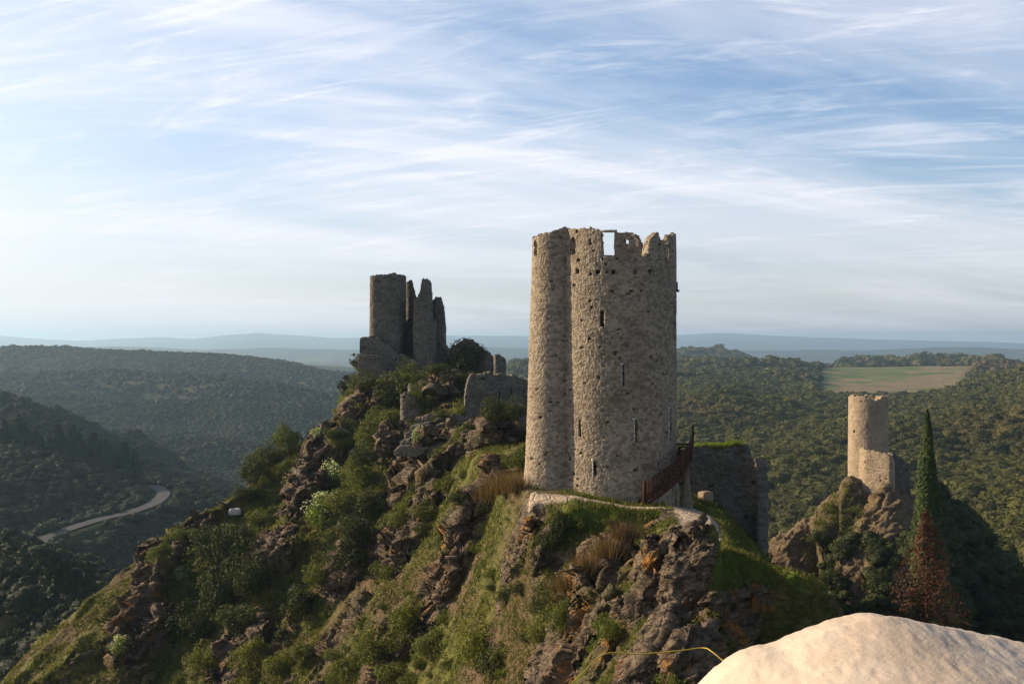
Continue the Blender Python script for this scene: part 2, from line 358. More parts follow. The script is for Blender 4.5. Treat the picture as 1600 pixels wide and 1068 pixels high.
BASE = [(-900,150,-70),(-900,400,-60),(-900,1000,-50),(-300,130,-78),(-300,250,-78),(0,130,-80),(0,200,-78),(0,240,-74),(200,200,-80),(300,250,-78),(300,330,-76),(400,420,-80),(450,520,-82),(300,560,-78),(480,650,-85),
 (300,900,-80),(0,900,-60),(-300,700,-50),(500,900,-90),(500,1200,-90),(200,1200,-55),(0,1300,-45),(0,2000,-60),(400,2100,-90),
 (800,200,-70),(800,400,-55),(800,800,-42),(800,1200,-30),(800,1600,-60),(650,700,-75),(650,1300,-60),(950,1150,-26),(950,1700,-60),
 (1060,1100,-24),(1200,1200,-25.5),(1300,1300,-31),(1500,1350,-30),(1400,1350,-31),(1400,1100,-38),(1300,1100,-38),(1480,1000,-40),(1380,900,-39.5),(1380,800,-41),(1600,900,-30),(1700,700,-20),(1600,500,-30),(1350,600,-43),(1100,600,-36),(1100,450,-44),(1100,350,-50),(1250,300,-48),(1450,400,-38.5),(1600,320,-41),(1600,230,-46),(1450,230,-52),(1300,200,-60),(1150,200,-66),(1150,120,-48),(1300,110,-40),(1500,110,-38),(1700,110,-42),(2200,300,-35),(2200,900,-10),(2600,200,-40),
 (1150,1700,-60),(1400,1800,-50),(1600,1700,-42),(1900,1800,-40),(1300,2400,-85),(900,2400,-88),(400,2800,-92),(0,2800,-80),(1700,2600,-80),
 (-300,4000,-90),(800,4000,-90),(1700,4000,-90),(-300,9000,-90),(800,9000,-90),(1700,9000,-90),(3000,3000,-60),(-900,3000,-60),
 (800,30,-70),(0,40,-75),(1500,50,-50),(1300,70,-42),(600,90,-75)]
BP = np.array([[b[0] / 420.0, math.log(b[1]) * 2.2] for b in BASE]); BZ = np.array([b[2] for b in BASE], float)
_D = np.sqrt(((BP[:, None] - BP[None]) ** 2).sum(-1) + 0.02)
_A = np.zeros((len(BP) + 1,) * 2); _A[:-1, :-1] = _D; _A[:-1, -1] = 1; _A[-1, :-1] = 1
BW = np.linalg.solve(_A, np.append(BZ, 0))
def h_base(u, y):
    a = (np.clip(u, -900, 2600) + 900) / 10.0; b = (np.log(np.clip(y, 20, 9500)) - math.log(20)) / LB
    i = np.minimum(a.astype(int), 349); j = np.minimum(b.astype(int), 198); a = a - i; b = b - j
    return (BT[i, j] * (1 - a) + BT[i + 1, j] * a) * (1 - b) + (BT[i, j + 1] * (1 - a) + BT[i + 1, j + 1] * a) * b
def h_base0(u, y):
    a = u / 420.0; b = np.log(np.maximum(y, 20)) * 2.2; out = np.full(np.shape(u), BW[-1])
    for (p, q), w in zip(BP, BW[:-1]): out = out + w * np.sqrt((a - p) ** 2 + (b - q) ** 2 + 0.02)
    return out
LB = (math.log(9500) - math.log(20)) / 199.0
_u, _y = np.meshgrid(-900 + 10.0 * np.arange(351), 20 * np.exp(LB * np.arange(200)), indexing='ij'); BT = h_base0(_u, _y)
RIDGES = [ # points (u,v,Y), slope near, slope far, rounding
([(-500,760,210),(-200,800,190),(0,852,175),(60,884,170),(130,922,165),(178,948,160),(230,1010,150)], .75, .6, 4),
([(-500,600,520),(-200,650,440),(0,694,385),(100,716,378),(190,745,374),(222,757,372)], .21, .5, 12),
([(-500,500,760),(-200,560,600),(0,620,520),(60,645,505),(130,684,490),(200,718,475),(300,764,450),(345,785,440)], .42, .5, 10),
(None, .42, .3, 3),
([(0,640,850),(60,650,800),(140,672,760),(200,679,750),(300,686,740),(420,693,720),(540,730,700)], .75, .5, 14),
([(0,590,1200),(180,580,1180),(330,592,1130),(440,604,1080),(540,640,1020)], .5, .3, 30),
([(100,640,950),(330,625,960),(500,640,900),(560,660,880)], .6, .4, 20),
([(-700,528,1800),(-200,536,1700),(0,543,1600),(110,546,1600),(250,551,1600),(340,556,1550),(400,565,1500),(460,578,1450),(520,595,1400),(600,640,1350)], .24, .2, 60),
([(300,562,2500),(500,571,2400),(560,576,2300),(700,590,2200)], .10, .1, 60),
([(740,574,1500),(800,569,1450),(870,565,1400),(1000,566,1300)], .12, .12, 60),
([(1040,556,2000),(1075,549,2000),(1100,549,2000),(1130,557,1950),(1180,572,1900)], .18, .2, 40),
([(1315,572,1650),(1360,567,1650),(1420,563,1650),(1470,564,1650),(1540,570,1600),(1600,578,1500)], .10, .2, 40),
([(1630,585,1050),(1700,568,900),(1800,540,800)], .38, .3, 30),
# the far small tower's crag
([(1440,985,112),(1450,1000,95),(1430,1050,80),(1400,1200,60)], .8, .8, 2),
([(1240,840,149),(1262,812,150),(1290,788,149),(1318,750,150),(1335,762,148),(1358,782,146),(1388,757,145),(1425,774,147),(1450,772,150),(1470,772,153),(1492,802,150),(1541,857,146),(1560,882,144),(1605,897,142),(1720,960,132),(1900,1050,120)], 1.35, 1.2, 1.2),
]
FAR = [(-2500,515),(-900,520),(-300,523),(0,524),(40,528),(120,532),(250,526),(300,530),(345,525),(400,520),(450,523),(520,528),(620,526),(700,524),(820,525),(1060,523),(1120,520),(1200,524),(1350,530),(1480,533),(1600,536),(2400,530),(4000,520)]
RPTS = []
ROADC = [(10,884,276),(40,862,285),(90,834,300),(150,814,314),(200,802,326),(235,790,338),(251,779,352),(255,770,366),(246,763,380),(236,759,392)]
for pts, sn, sf, w in RIDGES:
    if pts is None: RPTS.append((np.array([at(*p) for p in ROADC]) - [0, 0, .5], sn, sf, w))
    else: RPTS.append((np.array([at(*p) for p in pts]), sn, sf, w))
def RD0(x, y):
    return np.interp(uof(x, y), [20, 40, 90, 150, 200, 235, 251], [300, 305, 317, 330, 343, 352, 366])
def catmull(P, n=12):
    P = [np.array(p) for p in P]; P = [2 * P[0] - P[1]] + P + [2 * P[-1] - P[-2]]; out = []
    for i in range(1, len(P) - 2):
        for k in range(n):
            t = k / n; a, b, c, d = P[i - 1:i + 3]
            out.append(.5 * ((2 * b) + (c - a) * t + (2 * a - 5 * b + 4 * c - d) * t * t + (-a + 3 * b - 3 * c + d) * t ** 3))
    out.append(P[-2]); return np.array(out)
ROAD = catmull([at(*p) for p in ROADC])
def seg_near(x, y, P):
    """nearest distance to polyline, height there, and far/near sign"""
    best = np.full(np.shape(x), 1e18); zb = np.zeros(np.shape(x)); sg = np.zeros(np.shape(x))
    for a, b in zip(P[:-1], P[1:]):
        d = b[:2] - a[:2]; L = d @ d
        t = np.clip(((x - a[0]) * d[0] + (y - a[1]) * d[1]) / L, 0, 1)
        qx = a[0] + t * d[0]; qy = a[1] + t * d[1]; dd = (x - qx) ** 2 + (y - qy) ** 2
        m = dd < best; best = np.where(m, dd, best); zb = np.where(m, a[2] + t * (b[2] - a[2]), zb)
        sg = np.where(m, np.hypot(x, y) - np.hypot(qx, qy), sg)
    return np.sqrt(best), zb, sg
def smax(a, b, k):
    h = np.clip(0.5 + 0.5 * (a - b) / k, 0, 1); return b + (a - b) * h + k * h * (1 - h)
def uof(x, y): return np.clip(800 + FPX * x / np.maximum(y, 3.0), -2500, 4000)
def fld(x, y):
    u = uof(x, y); return smooth(780, 860, y) * (1 - smooth(1560, 1640, y)) * smooth(1270, 1300, u + (1200 - y) * 0.02) * (1 - smooth(1500, 1530, u - (y - 1200) * .05))
def H(x, y, fine=True):
    u = uof(x, y); yy = np.maximum(y, 3.0); r = np.hypot(x, y)
    h = h_base(u, yy)
    amp = np.clip(r / 60.0, 1, 14)
    h = h + fbm2(x / 90.0, y / 90.0, 5, 3) * amp * (1 - .85 * np.maximum(fld(x, y), smooth(1220, 1280, u) * (1 - smooth(1500, 1560, u)) * smooth(420, 520, y) * (1 - smooth(1500, 1700, y)))) * smooth(120, 400, r) * (1 - smooth(3000, 6000, r) * 0.6)
    near = r < 260
    allnear = r.max() < 215
    for i, (P, sn, sf, w) in enumerate(RPTS):
        if allnear and i not in (0, len(RPTS) - 1, len(RPTS) - 2): continue
        d, z, sg = seg_near(x, y, P)
        s = np.where(sg < 0, sn, sf)
        if w > 5 and not allnear:
            d = d * (1 + 0.35 * fbm2(x / (w * 3.0) + i, y / (w * 3.0), 3, 11))
            z = z + fbm2(x / (w * 2.2), y / (w * 2.2), 3, 31) * w * 0.06
        h = smax(z - s * (np.sqrt(d * d + w * w) - w), h, max(1.0, w * 0.25))
    # distant mountains
    if not allnear: h = far_h(u, x, y, h)
    h = np.maximum(h, np.where(y > 0, h_near(u, yy), -14 - np.maximum(0, r - 30) * 0.7))
    out_ = 1 - smooth(-60, 0, y)                                   # behind the camera the land just falls away
    h = h * (1 - out_) + np.minimum(h, -14 - np.clip((r - 15) * 0.4, 0, 60)) * out_
    if fine: h = h + near_detail(x, y, u, r)
    # road bench
    m = (y > 200) & (y < 460) & (x < 0)
    if np.any(m):
        d, z, _ = seg_near(x, y, ROAD); t = 1 - smooth(3.2, 9.0, d); h = np.where(m, h + (z - h) * t, h); h = np.where(m & (d > 3.2) & (d < 34) & (r < np.hypot(x, y) + 1), np.minimum(h, z + 0.4 + np.maximum(0, (np.hypot(x, y) - RD0(x, y)) * 0.2)), h)
    return h
def far_h(u, x, y, h):
    um = np.array(FAR, float); zc_ = np.interp(u, um[:, 0], (534 - um[:, 1]) / FPX * 13500)
    h = np.maximum(h, -42 + 26 * fbm2(x / 900., y * 0, 3, 45) - .05 * np.abs(y - 6500))
    return np.maximum(h, zc_ - 0.04 * np.abs(y - 13500) + fbm2(x / 1200., y / 1200., 4, 5) * 16)
# outcrops: (u,v,Y, half-width m along x, half-depth m along y, height m, ochre)
OUT = []
def near_detail(x, y, u, r):
    k = smooth(14, 30, r) * (1 - smooth(178, 196, r))
    keep = np.exp(-(((x - 4.2) / 6.0) ** 2 + ((y - 58.0) / 5.6) ** 2) ** 2)          # tower bench
    pd, _, _ = seg_near(x, y, PATHA); keep = np.maximum(keep, 1 - smooth(0.7, 2.2, pd))
    pd2, _, _ = seg_near(x, y, PATHB); keep = np.maximum(keep, 1 - smooth(1.4, 2.6, pd2))
    # ribs and gullies running down to the left
    a = 0.82 * x + 0.57 * y; b = -0.57 * x + 0.82 * y
    big = (1 - np.abs(fbm2(a / 26.0 + 3, b / 9.0, 3, 21)) * 2.2)
    med = (1 - np.abs(fbm2(a / 9.0, b / 3.6 + 5, 4, 41)) * 2.0)
    d = (big - 0.45) * 2.3 + (med - 0.5) * 0.9 + fbm2(x / 1.7, y / 1.7, 4, 51) * 0.35
    d = d * (1 - .9 * smooth(1095, 1125, u) * (1 - smooth(56, 62, y)))
    tot = d * np.clip(0.25 + (r - 35) / 80., 0.25, 0.9)
    for (P, sx, sy, am, oc) in OUT:
        q = (((x - P[0]) * 0.95 + (y - P[1]) * 0.3) / sx) ** 2 + ((-(x - P[0]) * 0.3 + (y - P[1]) * 0.95) / sy) ** 2
        q = q * (1 + 0.8 * fbm2(x / 1.6, y / 1.6, 3, 61))
        tot = tot + am * (1 - smooth(0.65, 1.05, q))
    return tot * k * (1 - keep * 0.96)
PATHA = catmull([at(838,764,55.0), at(862,763,54.7), at(900,768,54.2), at(950,776,53.8), at(1000,783,53.6), at(1030,790,54)], 6)
PATHB = catmull([at(1088,838,46), at(1092,822,48), at(1090,806,51), at(1082,794,54), at(1068,786,57), at(1050,783,60)], 6)
def hit(u, v, y0=22, y1=195, detail=True):
    Y = np.arange(y0, y1, 0.15); x = (u - 800) / FPX * Y; z = (534 - v) / FPX * Y
    h = H(x, Y, detail); i = np.argmax(h >= z)
    return np.array([x[i], Y[i], h[i]])
for (u, v, sx, sy, am, oc) in [
    (812,850,1.0,1.1,1.3,1), (826,835,0.7,0.8,0.8,1), (892,835,1.7,1.0,-1.5,0), (735,860,1.6,1.5,1.9,.6), (705,930,1.5,1.2,1.4,.4), (700,745,2.2,1.6,1.4,.2), (775,715,1.6,1.4,1.8,.1),
    (930,872,1.5,1.0,1.0,1), (980,868,1.2,.9,0.5,1), (1030,803,1.2,1.0,0.25,1), (1030,866,1.0,.8,0.4,1), (1035,900,1.0,1.1,1.3,1), (1075,930,1.4,1.3,1.4,.8),
    (1120,940,1.3,1.2,.9,.5), (1000,960,1.0,1.0,.9,.5), (1150,905,1.2,1.0,.2,1),
    (640,750,2.0,2.0,2.2,.2), (620,720,1.6,1.8,2.0,.1), (505,740,2.2,3.4,3.4,.2), (430,715,1.6,2.4,2.6,0), (455,705,1.2,1.6,2.6,0), (480,800,1.8,3.0,2.3,.2),
    (690,640,2.0,2.6,1.6,.2), (700,690,2.6,2.6,1.6,.1), (600,640,1.6,3.0,1.5,.2), (560,660,1.2,2.6,1.5,.3), (555,900,2.4,2.2,1.6,.2), (640,870,2.2,2.2,1.4,.3),
    (420,900,2.2,2.8,1.6,.1), (380,1020,2.0,2.4,1.5,.3), (250,900,1.8,3.2,1.6,.4), (225,1000,2.2,2.6,1.7,.6), (310,850,1.4,2.6,.8,.2), (650,1000,2.4,1.6,1.1,.3),
    (860,1010,1.6,1.0,.8,.5), (910,980,1.4,1.0,.9,.6), (1000,1050,1.6,.9,.9,.4), (1110,1050,1.4,.9,1.0,.4), (930,1060,1.2,.8,.8,.6)]:
    OUT.append((hit(u, v, detail=False), sx, sy, am, oc))

def polar(th, R):   # th measured from +Y towards +X
    return R * np.sin(th), R * np.cos(th)
# --- the near crag: columns in angle, rows spaced by surface length
NC, NR = 1000, 1750
TH = np.radians(np.concatenate([np.linspace(-38, -27, 30, endpoint=False), np.linspace(-27, 27.5, NC - 60), np.linspace(27.6, 40, 30)])); NC = len(TH)
Rg = np.exp(np.linspace(math.log(13), math.log(205), 700))
T2, R2 = np.meshgrid(TH, Rg, indexing='ij'); X2, Y2 = polar(T2, R2)
Hc = H(X2, Y2, True)
dz = np.diff(Hc, axis=1); dr = np.diff(R2, axis=1)
wgt = np.where(dz < 0, 0.4, 1.0) * np.interp(R2[:, 1:], [13, 30, 40, 200], [0.15, 0.3, 1, 1])
ds = np.sqrt(dr ** 2 + dz ** 2) / R2[:, 1:] * wgt
k_ = np.ones(5) / 5
ds = np.apply_along_axis(lambda a: np.convolve(np.pad(a, 2, 'edge'), k_, 'valid'), 0, ds)
cs = np.concatenate([np.zeros((NC, 1)), np.cumsum(ds, axis=1)], 1)
RR = np.empty((NC, NR))
for i in range(NC): RR[i] = np.interp(np.linspace(0, cs[i, -1], NR), cs[i], Rg)
TT = np.repeat(TH[:, None], NR, 1); X, Y = polar(TT, RR); Z = H(X, Y, True)
Pn = np.stack([X, Y, Z], -1)
gi = np.gradient(Pn, axis=0); gj = np.gradient(Pn, axis=1); Nn = np.cross(gj, gi); Nn /= np.linalg.norm(Nn, axis=-1, keepdims=True) + 1e-9
Nn = np.where(Nn[..., 2:] < 0, -Nn, Nn)
steep = 1 - Nn[..., 2]
rock = smooth(0.34, 0.62, steep) * 0.50 + 0.85 * fbm2(X / 5.5, Y / 5.5, 5, 71) - 0.08
ochre = np.full(X.shape, 0.12)
for (P, sx, sy, am, oc) in OUT:
    q = ((X - P[0]) / (sx * 1.25)) ** 2 + ((Y - P[1]) / (sy * 1.25)) ** 2
    g = 1 - smooth(0.5, 1.4, q); rock = np.maximum(rock, g * 0.85); ochre = np.maximum(ochre, g * oc)
ochre = np.maximum(ochre, smooth(950, 1050, uof(X, Y)) * (1 - smooth(60, 70, Y)) * 0.9)
ochre = ochre * (1 - smooth(90, 120, Y)) + 0.3 * smooth(120, 140, Y)
U_ = uof(X, Y)
lush = np.exp(-(((X - 4.6) / 2.6) ** 2 + ((Y - 52.8) / 1.1) ** 2) ** 2)
lush = np.maximum(lush, smooth(1100, 1125, U_) * smooth(38, 42, Y) * (1 - smooth(58, 66, Y)) * (1 - smooth(1300, 1330, U_)) * np.where(Y < 46, smooth(-9.75, -9.0, Z), 1 - smooth(1122, 1140, U_)))
lush = np.maximum(lush, 0.3 * np.exp(-(((X - at(1300, 800, 147)[0]) / 3.0) ** 2 + ((Y - 146) / 3.0) ** 2)))
crag3 = smooth(120, 130, Y) * smooth(1100, 1150, U_); c3r = 1 - smooth(1440, 1475, U_); rock = np.maximum(rock, crag3 * c3r * (0.66 - lush * .5)); rock = rock * (1 - crag3 * (1 - c3r))
rock = np.clip(rock - 0.9 * lush, 0, 1)
pa, _, _ = seg_near(X, Y, PATHA); pb, _, _ = seg_near(X, Y, PATHB)
path = np.maximum(1 - smooth(0.30, 0.55, pa + 0.18 * fbm2(X * 2, Y * 2, 3, 5)), 1 - smooth(0.85, 1.05, pb + 0.25 * fbm2(X * 2, Y * 2, 3, 8)))
path = path * (RR > 40)
# 3-D rock relief: broken, tilted blocks along the bedding
def facets(P, size, seed, mask):
    out = np.zeros(P.shape[:2]); p = P[mask]
    e1 = np.array([-.70, .15, -.70]); e1 /= np.linalg.norm(e1); e3 = np.array([.2, 1, 0.05]); e3 = e3 - e1 * (e3 @ e1); e3 /= np.linalg.norm(e3); e2 = np.cross(e1, e3)
    q = np.stack([p @ e1 / (size * 2.3), p @ e2 / (size * .75), p @ e3 / (size * 1.2)], -1); b = np.floor(q).astype(np.int64); best = np.full(len(q), 9.); val = np.zeros(len(q))
    for i in (-1, 0, 1):
        for j in (-1, 0, 1):
            for k in (-1, 0, 1):
                c = b + [i, j, k]; h = P1[(P1[(P1[(c[:, 0] + seed) & 255] + c[:, 1]) & 255] + c[:, 2]) & 255]
                d = q - c - np.stack([PV[h], PV[(h + 37) & 255], PV[(h + 91) & 255]], -1); dd = (d * d).sum(1); m = dd < best
                best[m] = dd[m]; hm = h[m]; val[m] = PV[(hm + 11) & 255] - .5 + ((d[m, 0] * (PV[(hm + 55) & 255] - .5) + d[m, 1] * (PV[(hm + 77) & 255] - .5) + d[m, 2] * (PV[(hm + 99) & 255] - .5)) * 1.3)
    out[mask] = val; return out
mk = rock > .15
fc1 = facets(Pn, 1.5, 3, mk); fc2 = facets(Pn, .55, 60, mk); fc3 = facets(Pn, .24, 120, mk & (RR < 75))
ang = 0.5
xs = X; zs = Z * 1.9 + X * 0.9 + Y * 0.25
rel = ridged3(xs / 2.6, Y / 2.6, zs / 1.8, 5, 81) - 0.62
dsp = (rel * 0.5 + fc1 * 1.0 + fc2 * .5 + fc3 * .26) * smooth(0.25, 0.6, rock) + fbm3(X * 1.3, Y * 1.3, Z * 1.3, 3, 95) * 0.10
sc_ = np.clip(RR / 85.0, 0.5, 1.25)
pbm = 1 - smooth(1.2, 2.6, pb); fade = (1 - .9 * pbm) * (1 - .5 * crag3) * smooth(14, 28, RR) * (1 - smooth(180, 197, RR)) * (1 - path) * (1 - 0.9 * np.exp(-(((X - 4.3) / 6.2) ** 2 + ((Y - 58.6) / 5.3) ** 2) ** 3))
Pn2 = Pn + Nn * (dsp * sc_ * fade)[..., None]
Pn2[..., 2] += path * 0.03
crag = link('rocky_hill', mesh_np('rocky_hill', Pn2, grid_faces(NC, NR), False, dict(pale=crag3 * c3r, rock=rock, ochre=ochre, lush=lush, path=path)), M['crag'])
tag(crag, kind='structure')

# --- the wide ground sheet to the horizon
th = np.radians(np.concatenate([np.linspace(-180, -45, 70, endpoint=False), np.linspace(-45, -27, 40, endpoint=False), np.linspace(-27, 27.5, 620), np.linspace(28, 45, 40), np.linspace(46.5, 180, 70)]))
rg = np.concatenate([[2.0, 8, 12, 20, 30, 45, 60, 80, 100, 120, 140, 160, 175, 187], np.exp(np.linspace(math.log(194), math.log(16500), 660))])
T3, R3 = np.meshgrid(th, rg, indexing='ij'); X3, Y3 = polar(T3, R3); H3 = H(X3, Y3, True)
inside = smooth(-36.5, -34, np.degrees(T3)) * (1 - smooth(36, 38.5, np.degrees(T3))) * smooth(13, 20, R3) * (1 - smooth(192, 199, R3))
H3 = H3 - inside * 5.0 - 0.05
U3 = uof(X3, Y3)
field = fld(X3, Y3)
field = np.maximum(field, smooth(2300, 2600, Y3) * (1 - smooth(5500, 6000, Y3)) * smooth(0.5, 0.6, vn2(X3 / 200, Y3 / 400, 9)) * 0.6)
gr = link('ground', mesh_np('ground', np.stack([X3, Y3, H3], -1), grid_faces(len(th), len(rg)), True, dict(field=field)), M['far'])
tag(gr, kind='structure')

# --- valley road
def ribbon(P, w, lift):
    P = np.array(P); d = np.gradient(P, axis=0)[:, :2]; d /= np.linalg.norm(d, axis=1, keepdims=True); n = np.stack([-d[:, 1], d[:, 0]], 1)
    rows = []
    for s in (-1, -0.5, 0, 0.5, 1):
        q = P.copy(); q[:, :2] += n * s * w / 2
        if lift is not None: q[:, 2] = P[:, 2] + lift
        rows.append(q)
    return np.stack(rows, 1)
rb = ribbon(ROAD, 4.2, 0.35)
road = link('road', mesh_np('road', rb, grid_faces(rb.shape[0], 5)), M['asphalt']); tag(road, kind='structure')

#@@OBJECTS@@
# ------------------------------------------------------------------ masonry
def courses(s, z, w=0.30, h=0.17, seed=0, mp_=.993):
    """rubble courses: returns relief 0..1, random tone per stone, missing-stone mask"""
    zz = z / h + 0.35 * fbm2(s / 0.8, z / 0.6, 2, seed + 5); row = np.floor(zz); fz = zz - row
    ri = row.astype(np.int64); off = PV[P1[(ri + seed) & 255]]
    ss = s / w * (0.75 + 0.6 * PV[P1[(ri * 7 + seed) & 255]]) + off * 9 + 0.3 * fbm2(s / .5, z / .5, 2, seed + 9); col = np.floor(ss); fs = ss - col
    ci = col.astype(np.int64); t = PV[P1[(P1[(ri * 3 + seed) & 255] + ci) & 255]]; t2 = PV[P1[(P1[(ci + 91) & 255] + ri) & 255]]
    e = np.minimum(np.minimum(fz, 1 - fz) * h, np.minimum(fs, 1 - fs) * w) / 0.035
    return np.clip(e, 0, 1), t, (t2 > mp_)
def shell(name, outer, inner, zs, exist, mat, parent=None, closed=True, blind=None, seed=0, rel=0.024, sw=0.19, sh=0.115, mp_=.991):
    """outer/inner: (n,m,2) plan points per column and height; exist: (cells n, m-1) bool"""
    n, m = outer.shape[:2]; Zg = np.repeat(np.asarray(zs)[None, :], n, 0) if np.ndim(zs) == 1 else zs
    seg = np.linalg.norm(np.diff(outer[:, m // 2], axis=0, append=outer[:1, m // 2]), axis=1); s = np.concatenate([[0], np.cumsum(seg)[:-1]])
    Sg = np.repeat(s[:, None], m, 1)
    relf, tone, miss = courses(Sg, Zg, sw, sh, seed, mp_)
    dirv = outer - inner; dirv = dirv / (np.linalg.norm(dirv, axis=-1, keepdims=True) + 1e-9)
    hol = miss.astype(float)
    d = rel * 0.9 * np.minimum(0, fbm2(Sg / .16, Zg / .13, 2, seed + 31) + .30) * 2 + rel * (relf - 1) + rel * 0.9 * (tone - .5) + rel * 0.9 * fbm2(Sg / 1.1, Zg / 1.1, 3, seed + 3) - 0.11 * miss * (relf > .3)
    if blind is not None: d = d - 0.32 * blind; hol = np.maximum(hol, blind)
    o = outer + dirv * d[..., None]
    inn = inner + dirv * (rel * 1.5 * fbm2(Sg / .3, Zg / .2, 3, seed + 13))[..., None]
    jz = 0.03 * fbm2(Sg * 9, Zg * 9, 1, seed + 21)
    V = np.concatenate([np.dstack([o, Zg + jz]).reshape(-1, 3), np.dstack([inn, Zg + jz]).reshape(-1, 3)])
    nc = n if closed else n - 1; ex = exist[:nc]; q = n * m
    I, J = np.nonzero(ex); I2 = (I + 1) % n
    a, b, c, dd = I * m + J, I2 * m + J, I2 * m + J + 1, I * m + J + 1
    F = [np.stack([a, b, c, dd], -1), np.stack([q + b, q + a, q + dd, q + c], -1)]
    up = np.zeros_like(ex); up[:, :-1] = ex[:, 1:]
    dn = np.zeros_like(ex); dn[:, 1:] = ex[:, :-1]
    if closed: rt = np.roll(ex, -1, 0); lf = np.roll(ex, 1, 0)
    else: rt = np.zeros_like(ex); rt[:-1] = ex[1:]; lf = np.zeros_like(ex); lf[1:] = ex[:-1]
    NL = 5; lay = [V[:q]]
    for l in range(1, NL):
        f_ = l / NL; mdl = V[:q] * (1 - f_) + V[q:] * f_; g_ = mdl * 5.0
        lay.append(mdl + np.stack([fbm3(g_[:, 0], g_[:, 1], g_[:, 2], 2, seed + 40 + e_) for e_ in range(3)], -1) * 0.13)
    lay.append(V[q:]); V = np.concatenate(lay); qi = NL * q; F[1] = F[1] + (qi - q)
    def side(mask, p0, p1):
        k = mask[I, J]; return np.concatenate([np.stack([l * q + p0[k], l * q + p1[k], (l + 1) * q + p1[k], (l + 1) * q + p0[k]], -1) for l in range(NL)])
    F.append(side(~up, dd, c)); F.append(side(~dn, b, a)); F.append(side(~rt, c, b)); F.append(side(~lf, a, dd))
    F = np.concatenate(F)
    tt = np.clip(0.5 + (tone - .5) * 0.9, 0, 1).ravel(); hh = hol.ravel()
    used = np.zeros((NL + 1) * q, bool); used[F.ravel()] = True; mp = np.cumsum(used) - 1
    me = mesh_np(name, V[used], mp[F], False, dict(stone=np.tile(tt, NL + 1)[used], hollow=np.concatenate([hh, np.zeros(NL * q)])[used]))
    return link(name, me, mat, parent)
def zv(v, Y): return (534 - v) / FPX * Y

# ---- the great tower: a round keep with a stair turret grown out of its left side
A0 = np.array([5.66, 59.0]); CC = np.array([4.55, 59.0]); NT_, NZ_ = 470, 300
tz = np.linspace(-9.6, 6.15, NZ_); thg = 2 * math.pi * np.arange(NT_) / NT_
def union_R(th, z, shrink=0.0):
    t = (z + 7.7) / 13.5
    dx, dy = np.sin(th), -np.cos(th)
    def circ(cx, cy, r):
        ex, ey = CC[0] - cx, CC[1] - cy; b = dx * ex + dy * ey; c = ex * ex + ey * ey - r * r; disc = b * b - c
        return np.where(disc > 0, -b + np.sqrt(np.maximum(disc, 0)), 0)
    tb = np.clip(1 - t, 0, 1.1)
    ra = 3.14 + 0.03 * tb + 0.10 * np.clip((-6.6 - z) / 1.2, 0, 1) - shrink
    rbv = 1.27 + 0.23 * tb ** 1.15 + 0.1 * np.clip((-6.6 - z) / 1.2, 0, 1) - shrink
    return np.maximum(circ(A0[0], A0[1], ra), circ(2.36 - 0.20 * tb, 58.8, rbv))
TG, ZG = np.meshgrid(thg, tz, indexing='ij'); Ro = union_R(TG, ZG); thk = 0.78 - 0.36 * smooth(4.2, 4.5, ZG) - .14 * smooth(4.9, 6.0, ZG); Ri = np.maximum(union_R(TG, ZG, thk), 0.9)
OX, OY = CC[0] + Ro * np.sin(TG), CC[1] - Ro * np.cos(TG); IX, IY = CC[0] + Ri * np.sin(TG), CC[1] - Ri * np.cos(TG)
UU = 800 + FPX * OX / OY; VVt = 534 - FPX * ZG / OY; front = np.cos(TG) > 0
# where the drawn outline turns away from view use the real front test
UI = 800 + FPX * IX / IY; VI = 534 - FPX * ZG / IY
topF = np.array([(810,376),(830,375),(836,370),(845,367.5),(856,362.5),(865,358.5),(872,358.5),(876,356),(880,358),(886,359.5),(895,357.5),(906,357),(914,356),(918,357.5),(926,356),(932,357),(936,359.5),(940,361),(940.6,399),(955,402),(985,401.5),(1008,402),(1012,401),(1014,391),(1015.5,377),(1019,372),(1024,367),(1029.5,363),(1031,373),(1037,378),(1041,386),(1045,380),(1047,369),(1051,368),(1056,367.5),(1062,368)])
topB = np.array([(810,376),(840,371),(880,362),(939,361),(941,357.5),(960,357.5),(965,356),(972,358),(984,360),(985,366),(994,368),(996,375),(998,384),(1003,392),(1006,389),(1007.5,377),(1012,373),(1017,371),(1030,377),(1037,376),(1039,369),(1044,367),(1049,365),(1051,371),(1056,368),(1062,368)])
jag = 2.6 * fbm2(TG * 16, TG * 0, 4, 77, .7)
vf = np.interp(UU, topF[:, 0], topF[:, 1]) + jag; vb = np.interp(UI, topB[:, 0], topB[:, 1]) + jag
ex = np.where(front, VVt > vf, VI > vb)
def cellavg(a): return (a[:, :-1] + a[:, 1:] + np.roll(a, -1, 0)[:, :-1] + np.roll(a, -1, 0)[:, 1:]) / 4
exist = np.where(cellavg(front.astype(float)) > .5, cellavg(VVt) > cellavg(vf), cellavg(VI) > cellavg(vb))
fc = cellavg(front.astype(float)) > .5; cu, cv = cellavg(UU), cellavg(VVt); ciu, civ = cellavg(UI), cellavg(VI)
def cut(u0, v0, u1, v1, back=False, arch=False):
    global exist
    a, b = (ciu, civ) if back else (cu, cv); m = (a > u0) & (a < u1) & (b > v0) & (b < v1) & (fc != back)
    if arch: r = (u1 - u0) / 2; m &= ~((b < v0 + 2.2 * r) & (((a - (u0 + u1) / 2) / r) ** 2 + ((b - v0 - 2.2 * r) / (2.2 * r)) ** 2 > 1))
    exist = exist & ~m
